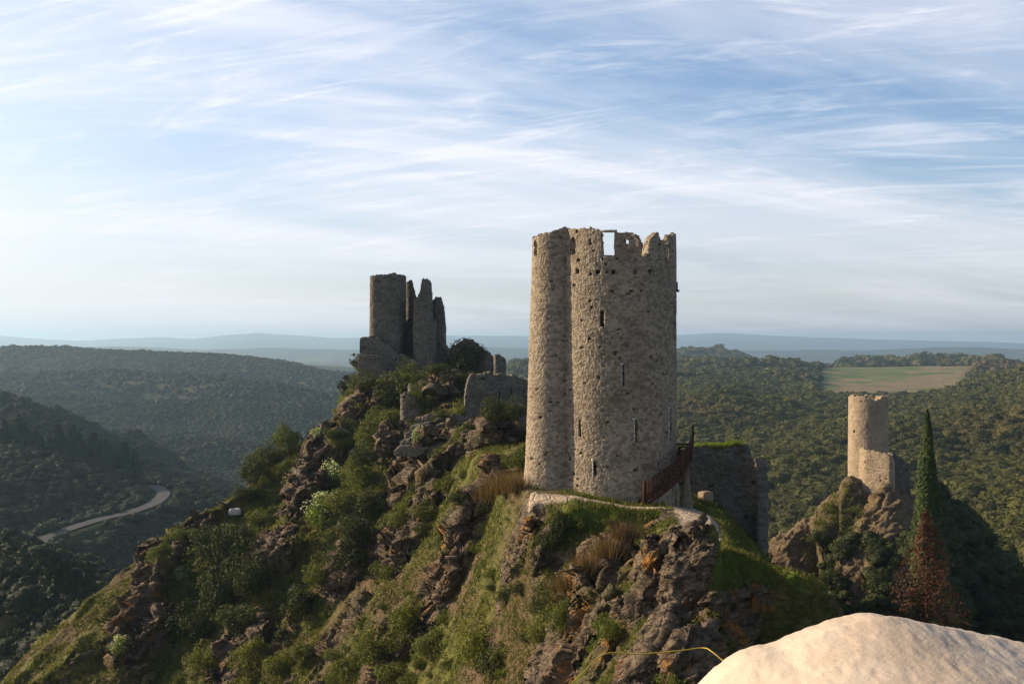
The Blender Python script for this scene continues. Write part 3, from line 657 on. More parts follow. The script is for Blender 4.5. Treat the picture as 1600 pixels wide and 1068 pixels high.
for w in [(834,376,839,400,False,True),(890.5,370,899.5,398,False,True),(919.5,372,924.5,380),(937.5,402,942.5,408),(938.5,485,945,511),(972.5,570,976.5,603),(904,656,908,681),(992,656,997,691),(1046,638,1049.5,690),(927.5,721,932,744),(1052.3,478,1055,532),(1044.5,381,1048,411,False,True),
          (941.5,362.5,959.5,399,True),(975,373.5,982,380,True),(1006,383,1012,398,True),(936.5,401.5,943,409,True)]: cut(*w)
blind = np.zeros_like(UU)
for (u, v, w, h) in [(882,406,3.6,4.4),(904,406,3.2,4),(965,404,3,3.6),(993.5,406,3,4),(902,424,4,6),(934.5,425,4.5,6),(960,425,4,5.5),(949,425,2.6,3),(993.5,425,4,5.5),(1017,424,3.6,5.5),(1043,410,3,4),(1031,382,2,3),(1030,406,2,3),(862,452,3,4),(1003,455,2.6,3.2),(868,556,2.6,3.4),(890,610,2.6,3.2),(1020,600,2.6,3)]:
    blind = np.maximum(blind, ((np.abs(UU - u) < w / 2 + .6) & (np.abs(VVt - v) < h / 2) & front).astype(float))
tower = empty('castle_tower', (CC[0], CC[1], -7.8), 'tall round stone tower with a stair turret on its left side and a broken top', 'tower')
T0 = -np.array([CC[0], CC[1], -7.8])
def unparent_offset(o, root): o.location = -root.location
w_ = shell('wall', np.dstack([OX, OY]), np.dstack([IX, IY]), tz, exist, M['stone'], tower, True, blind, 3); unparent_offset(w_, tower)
# wooden lintel over the big upper window
mb = MB(); cu_ = (at(950, 361, 61.6) + 0); mb.box((cu_[0], 61.45, zv(361.2, 61.5)), (0.95, 0.55, 0.10)); o = mb.build('lintel', M['pale_stone'], tower); unparent_offset(o, tower)
# pale dressed reveals of the slit windows
for (u, v0, v1, s) in [(991, 655, 692, 1.0), (1045, 638, 690, 0.8), (971.6, 569, 604, 0.8), (926.6, 719, 745, .7)]:
    mb = MB(); x0 = (u - 800) / FPX; Yf = 59 - math.sqrt(max(3.17 ** 2 - (x0 * 56.4 - 5.66) ** 2, 0.02)); x = x0 * Yf
    n = np.array([x - 5.66, Yf - 59]); n /= np.linalg.norm(n); rz = math.atan2(n[0], -n[1])
    k = 5; hh = (v1 - v0) / FPX * Yf / k
    for i in range(k): mb.box((x + n[0] * 0.0, Yf + n[1] * 0.0, zv(v1, Yf) + hh * (i + .5)), (0.05 * s + 0.02 * (i % 2), 0.06, hh * 0.9), rz)
    mb.box((x, Yf, zv(v0 - 1, Yf)), (0.26 * s, 0.06, 0.07), rz)
    o = mb.build('window_frame', M['pale_stone'], tower); unparent_offset(o, tower)
mb = MB(); mb.box((8.86, 59.2, 3.0), (0.12, 0.3, 0.45)); mb.box((8.9, 59.2, 2.75), (0.2, 0.3, 0.12)); o = mb.build('corbel', M['stone_dark'], tower); unparent_offset(o, tower)

# ---- wooden stair round the right side of the tower
st = empty('wooden_staircase', (6.6, 55.0, -7.9), 'rust-brown wooden staircase with slatted railing curving up the right side of the tall tower', 'staircase')
def sp(t, r, z): a = math.radians(14 + 71 * t); return np.array([5.66 + r * math.sin(a), 59 - r * math.cos(a), z])
zf = lambda t: -8.05 + 2.55 * t ** 1.05
NS = 15
for i in range(NS):
    t = (i + .5) / NS; mb = MB(); c = sp(t, 3.6, zf(t)); mb.box(c, (0.36, 0.66, 0.05), math.radians(14 + 71 * t)); unparent_offset(mb.build('step', M['wood'], st), st)
for r in (3.3, 3.94):
    mb = MB(); mb.tube([sp(t, r, zf(t) - 0.12) for t in np.linspace(0, 1, 20)], 0.085, 6); unparent_offset(mb.build('stringer', M['wood'], st), st)
mb = MB(); mb.tube([sp(t, 4.0, zf(t) + 1.02) for t in np.linspace(-.01, 1, 24)] + [sp(1, 4.0, zf(1) + .12)] + [sp(t, 4.0, zf(t) + 0.12) for t in np.linspace(1, 0, 24)] + [sp(0, 4.0, zf(0) + 1.0)], 0.045, 6)
for t in np.linspace(0, 1, 44): mb.box(sp(t, 4.0, zf(t) + .55), (0.062, 0.025, 0.92), math.radians(14 + 71 * t))
rl = mb.build('railing', M['wood'], st); unparent_offset(rl, st)
for t in (0, .25, .5, .75, 1.0):
    mb = MB(); mb.box(sp(t, 4.02, zf(t) + .5), (0.11, 0.11, 1.12), math.radians(14 + 71 * t)); unparent_offset(mb.build('post', M['wood'], rl), st)
    bpy.data.objects[mb and rl.children[-1].name].location = (0, 0, 0)
mb = MB(); a0 = sp(1.02, 3.55, zf(1)); mb.box(a0 + np.array([0, .45, 0]), (0.8, 1.0, 0.06)); unparent_offset(mb.build('landing', M['wood'], st), st)
mb = MB(); q = sp(.72, 3.8, 0); mb.tube([(q[0], q[1], -9.4), (q[0], q[1], -8.4), (q[0], q[1], -7.6), (q[0] - .05, q[1], -6.5)], [0.42, 0.34, 0.22, 0.18], 12)
unparent_offset(mb.build('support_pillar', M['stone'], st), st)

def wallrun(name, pts, thick, zb, top, mat, parent=None, cell=0.1, seed=0, rel=0.085, holes=(), sw=.26, sh=.15, slope=0.0):
    """pts: plan polyline; top: list of (fraction, z)"""
    P = np.array(pts, float); L = np.concatenate([[0], np.cumsum(np.linalg.norm(np.diff(P, axis=0), axis=1))]); n = max(3, int(L[-1] / cell) + 1)
    s = np.linspace(0, L[-1], n); x = np.interp(s, L, P[:, 0]); y = np.interp(s, L, P[:, 1])
    ks = max(1, int(0.3 / cell)) * 2 + 1; pad = lambda a: np.convolve(np.pad(a, ks // 2, 'edge'), np.ones(ks) / ks, 'valid')
    x, y = pad(x), pad(y); t = np.stack([np.gradient(x), np.gradient(y)], 1); t /= np.linalg.norm(t, axis=1, keepdims=True); nn = np.stack([t[:, 1], -t[:, 0]], 1)
    T = np.array(top, float); zt = np.interp(s / L[-1], T[:, 0], T[:, 1]) + 0.34 * fbm2(s / .55, s * 0, 4, seed + 1, .65)
    zs = np.arange(zb, T[:, 1].max() + .4, cell); m = len(zs)
    mid = np.stack([x, y], 1)[:, None, :]; bt = (zs[None, :, None] - T[:, 1].max()) * -slope
    o = mid + nn[:, None, :] * (thick / 2 + bt); i = mid - nn[:, None, :] * (thick / 2) + 0 * o
    zc = (zs[:-1] + zs[1:]) / 2; ex = zc[None, :] < zt[:, None]
    for (f0, f1, z0, z1) in holes: ex &= ~(((s / L[-1])[:, None] > f0) & ((s / L[-1])[:, None] < f1) & (zc[None] > z0) & (zc[None] < z1))
    return shell(name, o, i, zs, ex, mat, parent, False, None, seed, rel, sw, sh)
def turret(name, cx, cy, rx, ry, rot, expo, zb, zt, topu, mat, parent=None, cell=0.11, thick=0.7, seed=0, rel=.085, batter=0.02, holes=(), bite=None, sw=.3, sh=.17):
    """rounded plan tower; topu: [(u, v)] outline of its top as seen, taken at this tower's distance"""
    n = int(2 * math.pi * max(rx, ry) / cell); th_ = 2 * math.pi * np.arange(n) / n; zs = np.arange(zb, zt, cell)
    c, s = np.cos(th_ + rot), np.sin(th_ + rot); R0 = (np.abs(s / rx) ** expo + np.abs(c / ry) ** expo) ** (-1 / expo)
    T_, Z_ = np.meshgrid(th_, zs, indexing='ij'); R_ = R0[:, None] * (1 + batter * (zt - Z_) / 10)
    if bite is not None: R_ = R_ * bite(T_, Z_)
    Rn = np.maximum(R_ - thick, .25)
    o = np.dstack([cx + R_ * np.sin(T_), cy - R_ * np.cos(T_)]); i = np.dstack([cx + Rn * np.sin(T_), cy - Rn * np.cos(T_)])
    u = 800 + FPX * o[..., 0] / o[..., 1]; tp = np.array(topu, float); zt_ = (534 - np.interp(u, tp[:, 0], tp[:, 1])) / FPX * cy + 0.30 * fbm2(T_ * 9, T_ * 0, 4, seed, .65)
    ex = cellavg(Z_) < cellavg(zt_)
    uc, vc = cellavg(u), cellavg(534 - FPX * Z_ / o[..., 1]); fr = cellavg(np.cos(T_)) > 0
    for (u0, v0, u1, v1) in holes: ex &= ~((uc > u0) & (uc < u1) & (vc > v0) & (vc < v1) & fr)
    return shell(name, o, i, zs, ex, mat, parent, True, None, seed, rel, sw, sh, .996)

# ---- ruined castle on the summit of the crag
yc = 138.0
ca = empty('ruined_castle', (at(640, 590, yc)), 'dark ruined castle of broken towers on the crag summit left of the tall tower', 'castle')
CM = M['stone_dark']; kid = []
def ub(u, y=yc): return (u - 800) / FPX * y
biteL = lambda T, Z: 1 - 0.30 * np.exp(-((np.mod(T + math.pi, 2 * math.pi) - math.pi - 1.15) / 0.45) ** 2) * smooth(1.2, -3.0, Z)
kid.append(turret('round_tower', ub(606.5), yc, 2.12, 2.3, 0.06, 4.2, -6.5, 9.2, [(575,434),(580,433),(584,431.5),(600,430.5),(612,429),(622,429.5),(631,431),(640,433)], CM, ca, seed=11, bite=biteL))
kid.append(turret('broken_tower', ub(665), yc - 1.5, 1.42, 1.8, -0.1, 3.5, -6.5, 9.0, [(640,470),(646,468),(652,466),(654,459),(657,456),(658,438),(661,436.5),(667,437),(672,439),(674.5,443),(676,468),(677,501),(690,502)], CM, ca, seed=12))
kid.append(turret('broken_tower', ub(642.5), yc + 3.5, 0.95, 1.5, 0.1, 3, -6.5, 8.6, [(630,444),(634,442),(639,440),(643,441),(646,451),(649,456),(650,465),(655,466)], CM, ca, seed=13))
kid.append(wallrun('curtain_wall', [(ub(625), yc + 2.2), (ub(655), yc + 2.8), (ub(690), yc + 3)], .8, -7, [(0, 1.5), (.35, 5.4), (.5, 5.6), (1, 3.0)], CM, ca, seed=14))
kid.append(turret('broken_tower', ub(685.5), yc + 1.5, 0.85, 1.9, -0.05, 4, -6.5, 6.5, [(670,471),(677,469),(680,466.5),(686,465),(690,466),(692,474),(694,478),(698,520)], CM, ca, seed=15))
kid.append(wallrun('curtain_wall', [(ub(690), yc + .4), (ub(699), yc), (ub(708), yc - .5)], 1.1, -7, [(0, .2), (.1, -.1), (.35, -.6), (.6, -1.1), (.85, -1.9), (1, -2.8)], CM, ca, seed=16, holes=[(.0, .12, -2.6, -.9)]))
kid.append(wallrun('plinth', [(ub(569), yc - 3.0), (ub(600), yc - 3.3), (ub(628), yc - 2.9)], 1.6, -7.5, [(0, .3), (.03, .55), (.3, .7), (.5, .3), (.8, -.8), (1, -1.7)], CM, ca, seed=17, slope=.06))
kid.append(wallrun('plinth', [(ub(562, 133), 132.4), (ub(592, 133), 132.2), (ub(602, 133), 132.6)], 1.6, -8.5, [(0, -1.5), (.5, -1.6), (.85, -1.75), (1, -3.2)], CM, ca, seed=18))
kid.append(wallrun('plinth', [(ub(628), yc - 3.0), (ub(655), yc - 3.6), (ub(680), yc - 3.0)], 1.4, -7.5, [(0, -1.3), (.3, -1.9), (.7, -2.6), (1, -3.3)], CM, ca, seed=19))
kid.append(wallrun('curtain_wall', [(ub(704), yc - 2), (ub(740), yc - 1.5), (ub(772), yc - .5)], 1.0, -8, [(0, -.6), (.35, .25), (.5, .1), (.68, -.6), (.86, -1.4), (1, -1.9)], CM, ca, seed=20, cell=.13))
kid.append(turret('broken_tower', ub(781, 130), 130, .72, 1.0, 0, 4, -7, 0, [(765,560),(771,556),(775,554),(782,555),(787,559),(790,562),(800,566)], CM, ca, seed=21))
for k_i in kid: unparent_offset(k_i, ca)
# curtain wall between castle and tower
cw = wallrun('enclosure_wall', [(ub(725, 100), 100.1), (ub(760, 100), 100.4), (ub(800, 101), 101.2), (ub(850, 102), 102)], .9, -9.5, [(0, -4.6), (.03, -3.7), (.07, -3.0), (.22, -2.8), (.3, -2.75), (.34, -2.95), (.6, -3.15), (.8, -3.35), (1, -3.5)], CM, None, seed=31, cell=.1, holes=[(.40, .43, -6.5, -4.6), (.56, .575, -5.2, -4.3), (.72, .735, -5.2, -4.3)])
tag(cw, 'long dark ruined rubble wall on the ridge behind the left edge of the tall tower', 'wall')
# two stubs of masonry on the slope below the castle
for (u, v, Y, w, hgt, lab) in [(652, 628, 112, 1.5, 1.7, 'short broken wall stub on the ridge, the upper of two below the castle'), (645, 655, 100, 2.0, 2.6, 'broken wall stub with a lit left edge, the lower of two below the castle')]:
    p = hit(u, v, 60, 150); o = wallrun('wall_stub', [(p[0] - w / 2, p[1] + .6), (p[0] - w / 2 + .1, p[1]), (p[0] + w / 2, p[1] + .1)], .6, p[2] - 1.5, [(0, p[2] + hgt * .9), (.3, p[2] + hgt), (.7, p[2] + hgt * .8), (1, p[2] + .2)], CM, None, seed=int(u)); tag(o, lab, 'wall', 'wall stubs below the castle')

# ---- worn stone terrace steps below the castle path
ts = empty('stone_steps', hit(692, 690, 60, 150), 'worn wide stone terrace steps on the ridge below the ruined castle', 'steps')
for k, v in enumerate((658, 669, 680, 691, 702)):
    p = hit(694 - k * 3, v, 60, 150); w = 2.6 + .25 * k
    o = wallrun('step', [(p[0] - w, p[1] + .5), (p[0] - w * .3, p[1] - .1), (p[0] + w, p[1] + .1)], .8, p[2] - .6, [(0, p[2] + .05), (.2, p[2] + .38), (.8, p[2] + .35), (1, p[2] + .2)], M['stone_dark'], ts, seed=60 + k, rel=.07); unparent_offset(o, ts)

# ---- ruined wall right of the tall tower
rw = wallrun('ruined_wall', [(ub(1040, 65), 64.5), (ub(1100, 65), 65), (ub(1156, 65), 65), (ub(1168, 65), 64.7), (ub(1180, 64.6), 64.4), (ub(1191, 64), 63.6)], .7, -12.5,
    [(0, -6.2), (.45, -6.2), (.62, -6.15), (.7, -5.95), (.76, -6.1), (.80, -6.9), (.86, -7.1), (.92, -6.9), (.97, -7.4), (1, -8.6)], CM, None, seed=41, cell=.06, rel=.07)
tag(rw, 'dark shadowed ruined wall with grass growing along its top, right of the wooden staircase', 'wall')

rt = np.random.default_rng(8); n_ = 2600; f_ = rt.random(n_); gx = ub(1062, 65) + f_ * (ub(1160, 65) - ub(1062, 65)); gz_ = np.interp(f_, [0, .3, .7, .88, 1], [-6.25, -6.22, -6.2, -6.02, -6.1])
gp = np.stack([gx, 65 + rt.uniform(-.4, .4, n_), gz_ - .05], 1); gw = rt.normal(0, .03, (n_, 3)); gw[:, 2] = 0; gd = np.stack([rt.normal(0, .12, n_), rt.normal(0, .12, n_), rt.uniform(.12, .36, n_)], 1)
o = link('grass', mesh_np('grass', np.stack([gp - gw, gp + gw, gp + gd], 1), np.arange(n_ * 3).reshape(-1, 3), False, dict(tone=np.repeat(np.clip(.6 + .2 * rt.normal(0, 1, n_), 0, 1), 3))), M['leaf_lime']); tag(o, 'sunlit grass along the top of the dark ruined wall', 'grass', kind='stuff')
# ---- the far small tower on its own crag
ft = empty('small_castle_tower', at(1356.5, 745, 151), 'small sunlit round tower on the separate crag at the right of the valley', 'tower')
o = turret('wall', ub(1356.5, 151), 151, 2.6, 2.6, 0, 2, -21, -6.9, [(1320,621),(1327,619),(1331,617.5),(1340,618),(1345,619.5),(1352,618),(1357,621),(1362,620),(1366,624),(1370,625),(1372,620),(1377,621),(1379,618),(1386,619),(1392,619)], M['stone_far'], ft, .1, .6, 51, .035, .03, [(1333,672,1336,676)]); unparent_offset(o, ft)
fw = wallrun('castle_wall', [(ub(1346, 149), 149.2), (ub(1352, 148), 147.6), (ub(1372, 146.6), 146.4), (ub(1391.5, 145.4), 145.2), (ub(1392.5, 145.8), 146.4), (ub(1396, 148), 148.5)], .55, -24, [(0, -14.3), (.1, -14.35), (.3, -14.5), (.55, -14.75), (.75, -14.9), (.85, -15.4), (1, -16.4)], M['stone_far'], None, cell=.09, seed=52, rel=.05, slope=.03)
tag(fw, 'sunlit pale curtain wall standing against the front of the small far tower', 'wall')
fw2 = wallrun('castle_wall', [(ub(1378, 152), 152.0), (ub(1400, 152.4), 152.4), (ub(1421, 153), 153)], .6, -22, [(0, -15.2), (.4, -15.4), (.7, -16.0), (.9, -17.2), (1, -18.5)], M['stone_dark'], None, cell=.1, seed=53, rel=.06)
tag(fw2, 'broken shaded wall at the back right of the small far tower', 'wall')

# ---- stone block, white boulder, mast
def rockblock(name, c, size, mat, seed, rz=0.3, sub=14, rough=.12, flat=6):
    n = sub * 2; m_ = sub; th_ = np.linspace(0, 2 * math.pi, n, endpoint=False); ph = np.linspace(-math.pi / 2, math.pi / 2, m_); T_, P_ = np.meshgrid(th_, ph, indexing='ij')
    d = np.dstack([np.cos(P_) * np.cos(T_), np.cos(P_) * np.sin(T_), np.sin(P_)]); r = (np.abs(d) ** flat).sum(-1) ** (-1 / flat)
    V = d * r[..., None]; V = V + d * (rough * fbm3(V[..., 0] * 2 + seed, V[..., 1] * 2, V[..., 2] * 2, 3, seed))[..., None]
    V = V * np.array(size) / 2; c_, s_ = math.cos(rz), math.sin(rz); V = V @ np.array([[c_, s_, 0], [-s_, c_, 0], [0, 0, 1]])
    return link(name, mesh_np(name, V + np.array(c), grid_faces(n, m_, True), False), mat)
p = hit(1103, 783, 45, 64); b_ = rockblock('stone_block', (p[0], p[1] + .1, p[2] + .22), (.72, .62, .66), M['stone_far'], 3, .5, 14, .06, 12); tag(b_, 'squared grey stone block beside the path in front of the dark ruined wall', 'stone block')
p = hit(368, 804, 80, 130); b_ = rockblock('boulder', (p[0], p[1] - .2, p[2] + .32), (1.15, .8, .62), M['white_stone'], 9, .2, 14, .1, 7); tag(b_, 'small bright white boulder among scrub near the left skyline of the crag', 'boulder')
mh = H(np.array([at(1125, 555, 1960)[0]]), np.array([1960.0]))[0]
mb = MB(); mx = at(1125, 555, 1960)[0]; mb.tube([(mx, 1960, mh - 1), (mx, 1960, zv(537, 1960))], [.65, .45], 6)
for k in range(5): mb.box((mx, 1960, mh + 4 + k * 4), (2.0, .5, .4))
o = mb.build('radio_mast', M['metal']); tag(o, 'thin tall mast on the wooded hilltop beyond the tall tower', 'mast')

# ---- the parapet next to the camera
PU = np.array([(1060,1120),(1112,1070),(1125,1056),(1145,1042),(1160,1031),(1180,1023),(1195,1017),(1222,1014),(1235,1006),(1258,996),(1280,986),(1300,981),(1318,974),(1340,969),(1360,963.5),(1380,962),(1400,964),(1420,967),(1445,972),(1470,979),(1495,984),(1512,990),(1540,993),(1565,999),(1600,1004),(1700,1030),(1850,1090)], float)
ny, nx = 150, 260; uu = np.linspace(1080, 1850, nx); tt = np.linspace(0, 1, ny)
ztop = (534 - np.interp(uu, PU[:, 0], PU[:, 1])) / FPX * 2.3; kk_ = np.exp(-np.linspace(-2, 2, 15) ** 2); kk_ /= kk_.sum(); ztop = np.convolve(np.pad(ztop, 7, 'edge'), kk_, 'valid'); zsm = np.polyval(np.polyfit((uu - 1450) / 300, ztop, 4), (uu - 1450) / 300) - .006; edge = 0.0 * fbm2(uu / 9, uu * 0, 4, 5)
xx = (uu - 800) / FPX * 2.3; rows = []
for t in tt:      # profile: far foot -> far edge -> top -> near edge -> near foot
    if t < .3: y = 2.42 + 0 * xx; z = ztop + edge - 0.02 - (1 - t / .3) ** 2 * 12.3
    elif t < .38: k = (t - .3) / .08; y = 2.42 - .12 * math.sin(k * math.pi / 2); z = ztop + edge - .02 * (1 - k) 
    elif t < .92: k = (t - .38) / .54; y = 2.30 - 1.0 * k; bl = min(1, k * 4); bl = bl * bl * (3 - 2 * bl); z = (ztop + edge) * (1 - bl) + zsm * bl - 0.10 * k - .06 * k * k
    else: k = (t - .92) / .08; y = 1.30 - .05 * k; z = ztop - .16 - 12.2 * k ** 2
    rows.append(np.stack([xx, y + 0 * xx, z + 0 * xx], -1))
V = np.stack(rows, 0); V[..., 2] += 0.0022 * fbm2(V[..., 0] * 22, V[..., 1] * 14, 5, 3, .6) + 0.004 * fbm2(V[..., 0] * 5, V[..., 1] * 4, 2, 6, .5) + .003 * fbm3(V[..., 0] * 60, V[..., 1] * 60, V[..., 2] * 9, 3, 4)
V[..., 1] += 0.02 * fbm3(V[..., 0] * 5, V[..., 1] * 0, V[..., 2] * 5, 3, 8)
pp = link('parapet', mesh_np('parapet', V, grid_faces(ny, nx), True), M['plaster']); tag(pp, 'bright cream plastered parapet top in the near lower right corner', 'parapet')
# yellow rope strung over the rocks
mb = MB(); pts = catmull([at(870, 1090, 31), at(905, 1056, 32), at(945, 1021, 33), at(1000, 1021, 33), at(1060, 1016, 33), at(1098, 1011.5, 33), at(1112, 1017, 32.4), at(1130, 1032, 32), at(1150, 1050, 31.5), at(1190, 1085, 31)], 8)
mb.tube(pts, 0.019, 6); rp = mb.build('rope', M['rope'], None, True); tag(rp, 'yellow rope strung across the rocks at the bottom edge', 'rope')

# ------------------------------------------------------------------ plants
def leaves(rg_, pos, nrm, size, jit=0.6, tri=True):
    n = len(pos); d = nrm + rg_.normal(0, jit, (n, 3)); d /= np.linalg.norm(d, axis=1, keepdims=True)
    a = np.cross(d, rg_.normal(0, 1, (n, 3))); a /= np.linalg.norm(a, axis=1, keepdims=True) + 1e-9; b = np.cross(d, a); s = size * rg_.uniform(.6, 1.3, (n, 1))
    if tri: V = np.stack([pos + a * s, pos - a * s * .5 + b * s * .85, pos - a * s * .5 - b * s * .85], 1)
    else: V = np.stack([pos + a * s, pos + b * s * .62, pos - a * s, pos - b * s * .62], 1)
    return V
def crown(seed, n, leaf, rz=1.0, clumps=12, tri=False, spread=.62, shape='round'):
    r = np.random.default_rng(seed); cs_ = []; 
    for k in range(clumps):
        d = r.normal(0, 1, 3); d /= np.linalg.norm(d); d[2] = abs(d[2]) * 1.1 - .25
        c = d * spread * r.uniform(.5, 1.35); cs_.append((c, r.uniform(.16, .46)))
    cs_.append((np.array([0, 0, -.05]), .55))
    w = np.array([q[1] ** 2 for q in cs_]); w /= w.sum(); ci = r.choice(len(cs_), n, p=w)
    d = r.normal(0, 1, (n, 3)); d /= np.linalg.norm(d, axis=1, keepdims=True)
    c = np.array([q[0] for q in cs_])[ci]; rad = np.array([q[1] for q in cs_])[ci]; pos = c + d * (rad * r.uniform(.72, 1.05, n))[:, None]
    tone = np.clip(.5 + .22 * r.normal(0, 1, len(cs_))[ci] + .18 * r.normal(0, 1, n), 0, 1)
    V = leaves(r, pos, d, leaf, .55, tri); V[..., 2] = (V[..., 2] + .35) * rz
    k = 3 if tri else 4
    return V.reshape(-1, 3), np.arange(n * k).reshape(n, k), np.repeat(tone, k)
def cone_crown(seed, n, leaf, rad, hgt, power=1.0, lay=0, base=0.0, up=.3):
    r = np.random.default_rng(seed); t = r.random(n) ** .75; 
    if lay: t = (np.floor(t * lay) + r.random(n) ** 2 * .8) / lay
    R_ = rad * (1 - t) ** power * (np.minimum(1, (t + .04) / .12) if not lay else 1); a = r.random(n) * 2 * math.pi
    lump = 1 + (.42 if lay else .22) * np.sin(a * 3 + t * 17 + seed) * (1 if lay else .35) + .1 * r.normal(0, 1, n)
    rr = R_ * np.sqrt(r.uniform(.55, 1, n)) * lump
    pos = np.stack([rr * np.cos(a), rr * np.sin(a), base + t * (hgt - base) - (rr * .25 if lay else 0)], 1); d = np.stack([np.cos(a), np.sin(a), np.full(n, up)], 1)
    V = leaves(r, pos, d, leaf, .45, False)
    return V.reshape(-1, 3), np.arange(n * 4).reshape(n, 4), np.repeat(np.clip(.5 + .25 * r.normal(0, 1, n), 0, 1), 4)
def cr_mesh(name, t, mat): me = mesh_np(name, t[0], t[1], False, dict(tone=t[2])); me.materials.append(mat); return me
def trunk_mesh(name, h, r0, seed, limbs=5, spread=.6):
    r = np.random.default_rng(seed); mb = MB(); mb.tube([(0, 0, -.6), (.03, 0, h * .4), (r.uniform(-.08, .08), r.uniform(-.08, .08), h)], [r0 * 1.2, r0 * .8, r0 * .35], 7)
    for k in range(limbs):
        a = k * 2.4; z0 = h * r.uniform(.35, .8); mb.tube([(0, 0, z0), (spread * .5 * math.cos(a), spread * .5 * math.sin(a), z0 + h * .18), (spread * math.cos(a), spread * math.sin(a), z0 + h * .28)], [r0 * .45, r0 * .3, r0 * .12], 5)
    me = mb.me(name, True); me.materials.append(M['bark']); return me
BUSH = {}
for key, mat in (('leaf', 'leaf'), ('dark', 'leaf_dark'), ('lime', 'leaf_lime'), ('olive', 'leaf_olive')):
    BUSH[key] = [cr_mesh('crown', crown(s_, 3600, .042, rz, 17), M[mat]) for s_, rz in ((1, .85), (2, 1.05), (3, .7), (4, .95))]
BUSH['flower'] = [cr_mesh('crown', crown(9, 2400, .05, .9, 13), M['leaf_lime'])]
blm = [cr_mesh('blossom', crown(s_, 1100, .045, .95, 15, spread=.74), M['blossom']) for s_ in (9, 14)]
trk = [trunk_mesh('trunk', .62, .055, s_, 5, .35) for s_ in range(3)]
def shrub(name, p, r_, kind, label, cat='shrub', group=None, hs=1.0, k=0, blossom=False):
    e = empty(name, p, label, cat, group, rz=k * 1.7); e.scale = (r_, r_, r_ * hs)
    link('crown', BUSH[kind][k % len(BUSH[kind])], None, e); link('trunk', trk[k % 3], None, e)
    if blossom: link('blossom', blm[k % 2], None, e)
    return e
def ground_at(x, y):
    # sample the displaced crag surface
    i = np.searchsorted(TH, math.atan2(x, y)); i = min(max(i, 1), NC - 2); j = min(np.searchsorted(RR[i], math.hypot(x, y)), NR - 1)
    return Pn2[i, j, 2]
def plant(u, v, *a, **kw):
    p = hit(u, v); p[2] = ground_at(p[0], p[1]); return shrub(a[0], p, *a[1:], **kw)
